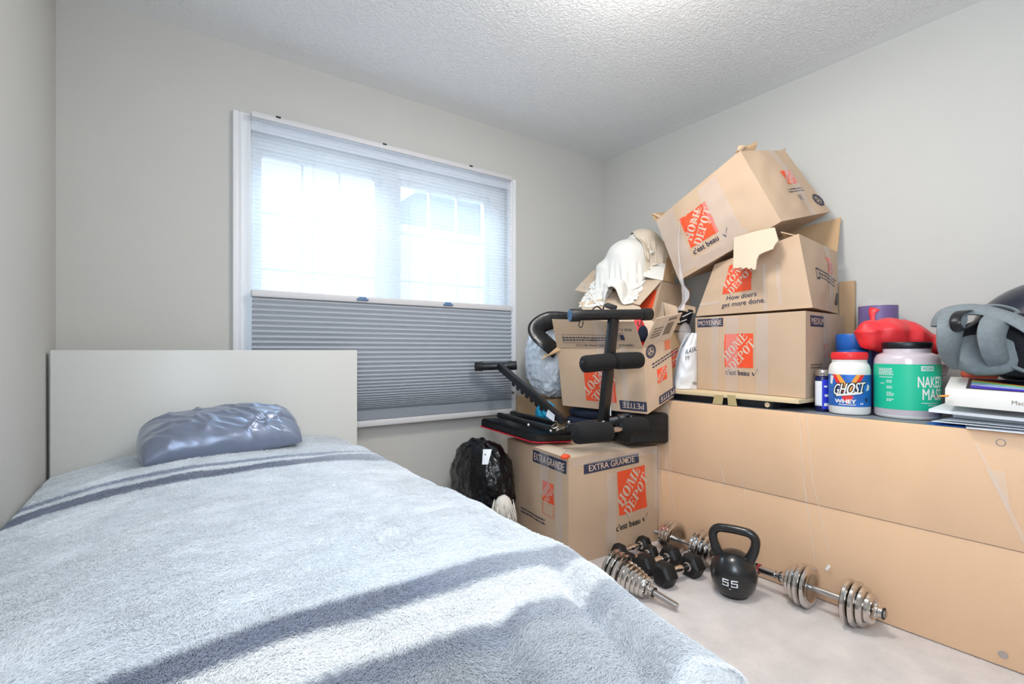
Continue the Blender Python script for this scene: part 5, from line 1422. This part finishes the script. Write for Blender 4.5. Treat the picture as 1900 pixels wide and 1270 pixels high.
bm = bmesh.new(); lay_text(bm, nf, 'MASS', X_(.84), .060, .040, 0, 0, .0014, .018, .078); obj('lettering', bm, 'white', lab, None)
bm = bmesh.new(); lay(bm, nf, [rc(-.5, -.5, .5, .5)], X_(.63), .154, .044, .018, 0, 0, .0012, 4); lay_text(bm, nf, 'VEGAN', X_(.63), .154, .012, 0, 1, .0018, .02, .038); obj('vegan_mark', bm, ['mint', 'green'], lab, None)
for i, (a_, y, wl, rows) in enumerate(((-.68, .150, .052, 5), (-.66, .118, .050, 1), (-.52, .105, .018, 2), (-.52, .083, .018, 2), (-.52, .061, .018, 3), (-.52, .036, .018, 2), (-.80, .094, .012, 1), (.72, .026, .060, 1), (.80, .018, .032, 1), (.86, .006, .02, 1))):
    bm = bmesh.new(); rnd = random.Random(i); P = []
    for r in range(rows):
        x = -wl / 2
        while x < wl / 2: l = .003 + rnd.random() * .005; P.append(rc(x, -r * .0055, x + l, -r * .0055 + .0030)); x += l + .0018
    lay(bm, nf, P, X_(a_), y, 1, 1, 0, 0, .0012); obj('fine_print', bm, 'mint', lab, None)

# small supplement bottle, blue tub, purple roll
bc = (2.262, .918)
sb = thing('supplement_bottle', 'small navy supplement bottle with silver cap beside the lowest moving box', 'bottle', (bc[0], bc[1], DZ))
bm = bmesh.new(); add_lathe(bm, [(0, 0), (.023, 0), (.026, .004), (.026, .136), (.0235, .146), (.0255, .148)], Matrix.Translation((bc[0], bc[1], TDZ)), 32); obj('bottle_body', bm, 'bottle_navy', sb, 40)
bm = bmesh.new(); add_lathe(bm, [(.023, .148), (.0245, .150), (.0245, .172), (.023, .175), (0, .175)], Matrix.Translation((bc[0], bc[1], TDZ)), 32); obj('cap', bm, 'chrome', sb, 40)
sf = Cyl(bc, .026, TDZ + .012, TDZ + .134, -2.4, 2.4)
bm = bmesh.new(); cyl_grid(bm, sf, .26, .50, .10, .95, 14, 0, .0006); obj('label', bm, 'paper', sb, 40)
bm = bmesh.new(); cyl_grid(bm, sf, .505, .9, 0, 1, 20, 0, .0005); lb = obj('label', bm, mat('cobalt_label', (36, 52, 200), .35), sb, 40)
bm = bmesh.new(); lay(bm, sf, [rc(.29, .14 + k * .028, .47 - (k % 3) * .02, .152 + k * .028) for k in range(26)], 0, 0, sf.W, sf.H, 0, 0, .0010); lay(bm, sf, [rc(.30 + k * .02, .11, .31 + k * .02, .135) for k in range(8)], 0, 0, sf.W, sf.H, 0, 0, .0010); obj('fine_print', bm, 'grey_print', sb, None)
bm = bmesh.new(); lay(bm, sf, [rc(.56, .1, .70, .2), rc(.56, .74, .66, .8), rc(.58, .42, .72, .5)], 0, 0, sf.W, sf.H, 0, 0, .0010, 2); obj('label_panel', bm, 'mint', lb, None)
uc = (2.46, .872)
t = thing('storage_tub', 'plain blue tub behind the red lid of the whey tub', 'tub', (uc[0], uc[1], DZ))
bm = bmesh.new(); add_lathe(bm, [(0, 0), (.060, 0), (.063, .004), (.063, .265)], Matrix.Translation((uc[0], uc[1], TDZ)), 40); obj('tub_body', bm, 'blue', t, 40)
bm = bmesh.new(); add_lathe(bm, [(.0645, .262), (.066, .264), (.066, .322), (.063, .327), (0, .327)], Matrix.Translation((uc[0], uc[1], TDZ)), 40); obj('lid', bm, 'blue', t, 40)
pc = (2.625, .835)
t = thing('foam_roller', 'purple foam roller in clear plastic standing behind the red bag', 'roller', (pc[0], pc[1], DZ))
bm = bmesh.new(); add_lathe(bm, [(.035, 0), (.073, 0), (.073, .455), (.035, .455)], Matrix.Translation((pc[0], pc[1], TDZ)), 44); obj('roller_body', bm, 'purple', t, 40)
bm = bmesh.new(); r_ = [(.0755 + .004 * noise.noise(V(k * .9, 0, 0)), .02 + k * .022) for k in range(21)]
add_lathe(bm, r_ + [(.072, .470), (.055, .486), (.03, .490), (.012, .505)], Matrix.Translation((pc[0], pc[1], TDZ)), 28); obj('plastic_sleeve', bm, M['wrap'], t, 60)

# red knotted bag
bm = bmesh.new(); c_ = V(2.455, .700, .99)


def red_shape(p, d):
    q = p.copy()
    if d.z < -.2: q.x *= 1 - .45 * (-d.z - .2); q.y *= 1 - .45 * (-d.z - .2)
    q.y -= .012 * d.z
    return q


# a limp filled bag: lower lobe resting on the dresser, slumped shoulder, pointed corner, tied neck
add_blob(bm, (2.495, .712, .870), (.062, .048, .128), .05, 2.5, 33, 4, True, DZ + .001)
add_blob(bm, (2.475, .700, 1.045), (.095, .092, .072), .08, 2.2, 34, 4, True)
add_blob(bm, (2.525, .650, 1.020), (.065, .095, .048), .08, 2.5, 35, 4, True)
add_blob(bm, (2.345, .768, 1.062), (.056, .056, .056), .06, 2.2, 37, 4, True)
add_blob(bm, (2.410, .728, 1.060), (.095, .075, .072), .06, 2.2, 38, 4, True)
add_blob(bm, D(1728, 642, 2.01), (.02, .022, .016), .1, 2, 36, 3)
add_tube(bm, [D(1619, 602, 2.08), D(1619, 594, 2.08), D(1618, 580, 2.09), D(1626, 572, 2.09)], [.03, .017, .024, .036], 14, 0, False, True, (1, .45))
o = obj('red_bag', bm, 'redbag', None, 180, loc=(2.47, .71, DZ))
rm = o.modifiers.new('union', 'REMESH'); rm.mode = 'VOXEL'; rm.voxel_size = .006
sm = o.modifiers.new('soft', 'SMOOTH'); sm.iterations = 22; sm.factor = .6
fold_mesh(o, .014, 26, 2.6, .3, 5, ((.3, 1, -.6), (.6, -.5, 1)))
tag(o, 'red knotted bag slumped behind the green labelled tub', 'bag')
rf = Face(D(1586, 609, 2.03), D(1600, 603, 2.00), D(1604, 614, 1.995), D(1590, 620, 2.02))

# papers, folder and slim white box at the near end of the dresser
def sheet(name, label, P, th, m, cat='paper', group=None, bend=0., sub=6):
    P = [Vector(p) for p in P]; bm = bmesh.new(); add_quad(bm, P, 0, th, sub, bend); o = obj(name, bm, m, None, 30, loc=sum(P, V(0, 0, 0)) / 4)
    return tag(o, label, cat, group)


sheet('blue_folder', 'thin blue folder lowest under the papers', [V(2.170, .548, .7445), V(2.150, .10, .7445), V(2.40, .09, .7445), V(2.43, .53, .7445)], .003, 'blue', 'folder')
sheet('paper_sheet', 'white sheet with curled corner overhanging the dresser edge', [D(1793, 795, 1.592), V(2.105, .05, .750), V(2.38, .04, .752), V(2.40, .50, .752)], .0012, 'paper', 'paper', 'loose white papers', .004)
sheet('paper_sheet', 'white paper sheet lying just above the curled sheet', [V(2.150, .53, .756), V(2.13, .06, .757), V(2.37, .05, .758), V(2.40, .51, .759)], .0015, 'paper', 'paper', 'loose white papers')
sheet('paper_sheet', 'white paper topmost of the loose papers under the white folder', [V(2.160, .505, .763), V(2.135, .05, .763), V(2.36, .05, .764), V(2.39, .48, .766)], .0015, 'paper', 'paper', 'loose white papers')
sheet('envelope', 'thick pale envelope between the loose papers and the white folder', [V(2.225, .49, .780), V(2.20, .05, .772), V(2.40, .05, .780), V(2.43, .47, .789)], .012, 'paper', 'envelope')
sheet('white_folder', 'white card folder under the slim white laptop box', [V(2.150, .537, .797), V(2.126, .06, .785), V(2.38, .05, .800), V(2.40, .53, .812)], .010, 'paper', 'folder', None, -.004)
# slim white box
lb = thing('laptop_box', 'slim white laptop box with colourful picture on the lid', 'box', (2.24, .32, .81))
a, b = D(1753.5, 752, 1.629), D(1900, 766, 1.467); bdir = (b - a); a2 = a + bdir * 1.62
c_ = D(1763, 698, 1.80) - D(1753.7, 720, 1.629); c_ = V(.22, .035, .030)
h = V(0, 0, .056)
bm = bmesh.new(); add_hexa(bm, [a, a2, a2 + c_, a + c_, a + h, a2 + h, a2 + h + c_, a + h + c_], 0, .0015); obj('box_body', bm, 'white', lb, 30)
ff = Face(a, a2, a2 + h, a + h); tf2 = Face(a + h, a2 + h, a2 + h + c_, a + h + c_)
bm = bmesh.new(); lay_text(bm, ff, 'MacBook Pro', ff.W * .69, .027, .0125, 0, 0, .0008, 0.); obj('lettering', bm, 'grey_print', lb, None)
bm = bmesh.new(); W, H = tf2.W, tf2.H
lay(bm, tf2, [rc(.052, .02, W - .02, H - .012)], 0, 0, 1, 1, 0, 0, .0006, 6)
cols = ['violet', 'blue', 'pale', 'sky', 'lime', 'amber']
for k, (nm, cc) in enumerate((('violet_print', (90, 60, 190)), ('ultramarine_print', (60, 70, 210)), ('lilac_print', (214, 204, 240)), ('sky_print', (150, 206, 240)), ('lime_print', (150, 220, 120)), ('amber_print', (210, 120, 60)))): M[nm] = mat(nm, cc, .3)
pn = ['violet_print', 'ultramarine_print', 'lilac_print', 'sky_print', 'lime_print', 'amber_print']
y0l = [.03, .052, .078, .10, .135, .165, .185]; y0r = [.022, .030, .038, .048, .058, .072, .080]
for k in range(6):
    lay(bm, tf2, [[(.062, y0l[k]), (.30, y0r[k] * .9), (.30, y0r[k + 1] * .9), (.062, y0l[k + 1])]], 0, 0, 1, 1, 0, k + 1, .0012, 4)
obj('picture', bm, ['screen'] + pn, lb, None)
# pencil end sticking out by the box
t = thing('paint_brush', 'thin orange handled brush sticking out beside the slim white box', 'brush', D(1745, 735, 1.64))
bm = bmesh.new(); add_tube(bm, [D(1744, 735.5, 1.63), D(1760, 734.5, 1.61)], .0032, 10); obj('handle', bm, 'orange_yellow', t, 60)
bm = bmesh.new(); add_tube(bm, [D(1738, 736, 1.61), D(1744, 735.5, 1.63)], [.0022, .003], 10); fr_ = obj('ferrule', bm, 'chrome', t, 60)
bm = bmesh.new(); add_tube(bm, [D(1733, 737, 1.595), D(1738, 736, 1.61)], [.0006, .0022], 8); obj('bristles', bm, 'red_trim', t, 60)
# dark things behind the tub and the box
t = thing('black_case', 'black case behind the green labelled tub and white laptop box', 'case', (2.46, .44, DZ))
bm = bmesh.new(); add_hexa(bm, [V(2.43, .52, DZ + .001), V(2.43, .10, DZ + .001), V(2.68, .10, DZ + .001), V(2.68, .50, DZ + .001), V(2.45, .51, .845), V(2.45, .10, .845), V(2.68, .10, .845), V(2.68, .49, .845)], 0, .02, 3); obj('case_body', bm, 'black_lam', t, 40)
bm = bmesh.new(); add_quad(bm, [D(1744, 676, 2.02), D(1764, 678, 1.98), D(1757, 696, 1.96), D(1745, 700, 2.0)], 0, .003, 4, .004); o = obj('white_tag', bm, 'white', t, None); o['label'] = 'white curved card on the black case'
bm = bmesh.new(); add_blob(bm, D(1818, 694, 1.76), (.052, .050, .034), .06, 2.2, 41, 4, False); add_blob(bm, D(1836, 684, 1.745), (.030, .030, .026), .08, 2.2, 42, 3, False); o = obj('rubber_toy', bm, 'salmon', None, 60, loc=D(1820, 700, 1.76)); tag(o, 'salmon coloured rounded plastic thing behind the laptop box', 'toy')

# grey backpack and the dark glossy ball
bp = thing('backpack', 'grey canvas backpack with two padded straps lying above the laptop box', 'backpack', (2.27, .3, .90))
bm = bmesh.new()
add_blob(bm, (2.295, .29, 1.015), (.04, .215, .105), .05, 2.2, 51, 4, False, None, 3.0); obj('pack_body', bm, 'darkcloth', bp, 60)
# rim: padded grey band arching over the top
rim = bez([D(1744, 606, 1.70), D(1747, 594, 1.70), D(1758, 583, 1.69), D(1782, 576, 1.68), D(1812, 575, 1.66), D(1845, 581, 1.63), D(1880, 593, 1.59), D(1915, 612, 1.55), D(1950, 640, 1.52)], 5)
bm = bmesh.new(); add_tube(bm, rim, .017, 12, 0, False, True, (1.9, .75)); obj('top_band', bm, 'denim', bp, 60)
rim2 = bez([D(1820, 569, 1.70), D(1850, 568, 1.69), D(1878, 574, 1.67), D(1892, 582, 1.65), D(1884, 586, 1.63)], 5)
bm = bmesh.new(); add_tube(bm, rim2, .008, 10, 0, False, True, (1.5, .8)); zp = obj('zip_edge', bm, 'denim', bp, 60)
bm = bmesh.new(); add_tube(bm, bez([D(1845, 575, 1.70), D(1852, 573, 1.70), D(1855, 578, 1.69), D(1868, 580, 1.685)], 5), .0028, 8); add_tube(bm, bez([D(1859, 578, 1.685), D(1861, 573, 1.69), D(1863, 579, 1.68)], 4), .0022, 6); obj('zip_pull', bm, 'chrome', zp, 60)


def strap(L_, R_, bulge, m='denim', th=.010):
    """padded strap: left and right edge lines, bowed towards the room"""
    a, b = bez(L_, 6), bez(R_, 6); n = min(len(a), len(b)) - 1
    bm = bmesh.new()
    def fn(u, v):
        i = v * n; k = min(n - 1, int(i)); g = i - k
        p = a[k] * (1 - g) + a[k + 1] * g; q = b[k] * (1 - g) + b[k + 1] * g
        r = p * (1 - u) + q * u
        return r + V(-SN, -CS, 0) * bulge * math.sin(PI * u)
    add_grid(bm, fn, 8, n, 0, th); return obj('shoulder_strap', bm, m, bp, 60)


strap([D(1752, 582, 1.70), D(1740, 598, 1.66), D(1737, 622, 1.63), D(1738, 645, 1.64), D(1746, 664, 1.69), D(1765, 680, 1.74)],
      [D(1785, 576, 1.69), D(1790, 592, 1.65), D(1782, 612, 1.64), D(1777, 636, 1.65), D(1774, 660, 1.69), D(1770, 683, 1.74)], .012)
strap([D(1832, 584, 1.645), D(1816, 602, 1.615), D(1811, 622, 1.60), D(1815, 642, 1.60), D(1825, 664, 1.62), D(1846, 690, 1.66)],
      [D(1871, 590, 1.615), D(1866, 606, 1.60), D(1860, 624, 1.595), D(1862, 646, 1.595), D(1868, 668, 1.61), D(1876, 684, 1.645)], .012)
bm = bmesh.new(); hl = bez([D(1796, 577, 1.66), D(1780, 580, 1.62), D(1772, 596, 1.60), D(1778, 612, 1.60), D(1792, 610, 1.61), D(1812, 596, 1.63), D(1826, 582, 1.66)], 6)
add_tube(bm, hl, .010, 10, 0, False, True, (1.5, .3)); obj('grab_handle', bm, 'black_lam', bp, 60)
bm = bmesh.new(); add_blob(bm, (2.270, .415, .985), (.026, .085, .072), .05, 2.2, 53, 3, False, None, 2.6); obj('back_panel', bm, 'denim', bp, 60)
bm = bmesh.new(); add_tube(bm, bez([D(1868, 672, 1.62), D(1885, 682, 1.60), D(1910, 690, 1.58), D(1940, 690, 1.56)], 5), .014, 10, 0, False, True, (1.4, .6)); obj('lower_band', bm, 'denim', bp, 60)
bm = bmesh.new(); r0 = bmesh.ops.create_uvsphere(bm, u_segments=48, v_segments=32, radius=.205)
for v in r0['verts']: v.co = V(v.co.x * .93, v.co.y * 1.25, v.co.z) + V(2.550, .255, 1.052)
o = obj('exercise_ball', bm, 'gloss_navy', None, 60, loc=(2.545, .255, .85)); tag(o, 'large glossy dark blue ball behind the grey backpack', 'ball')
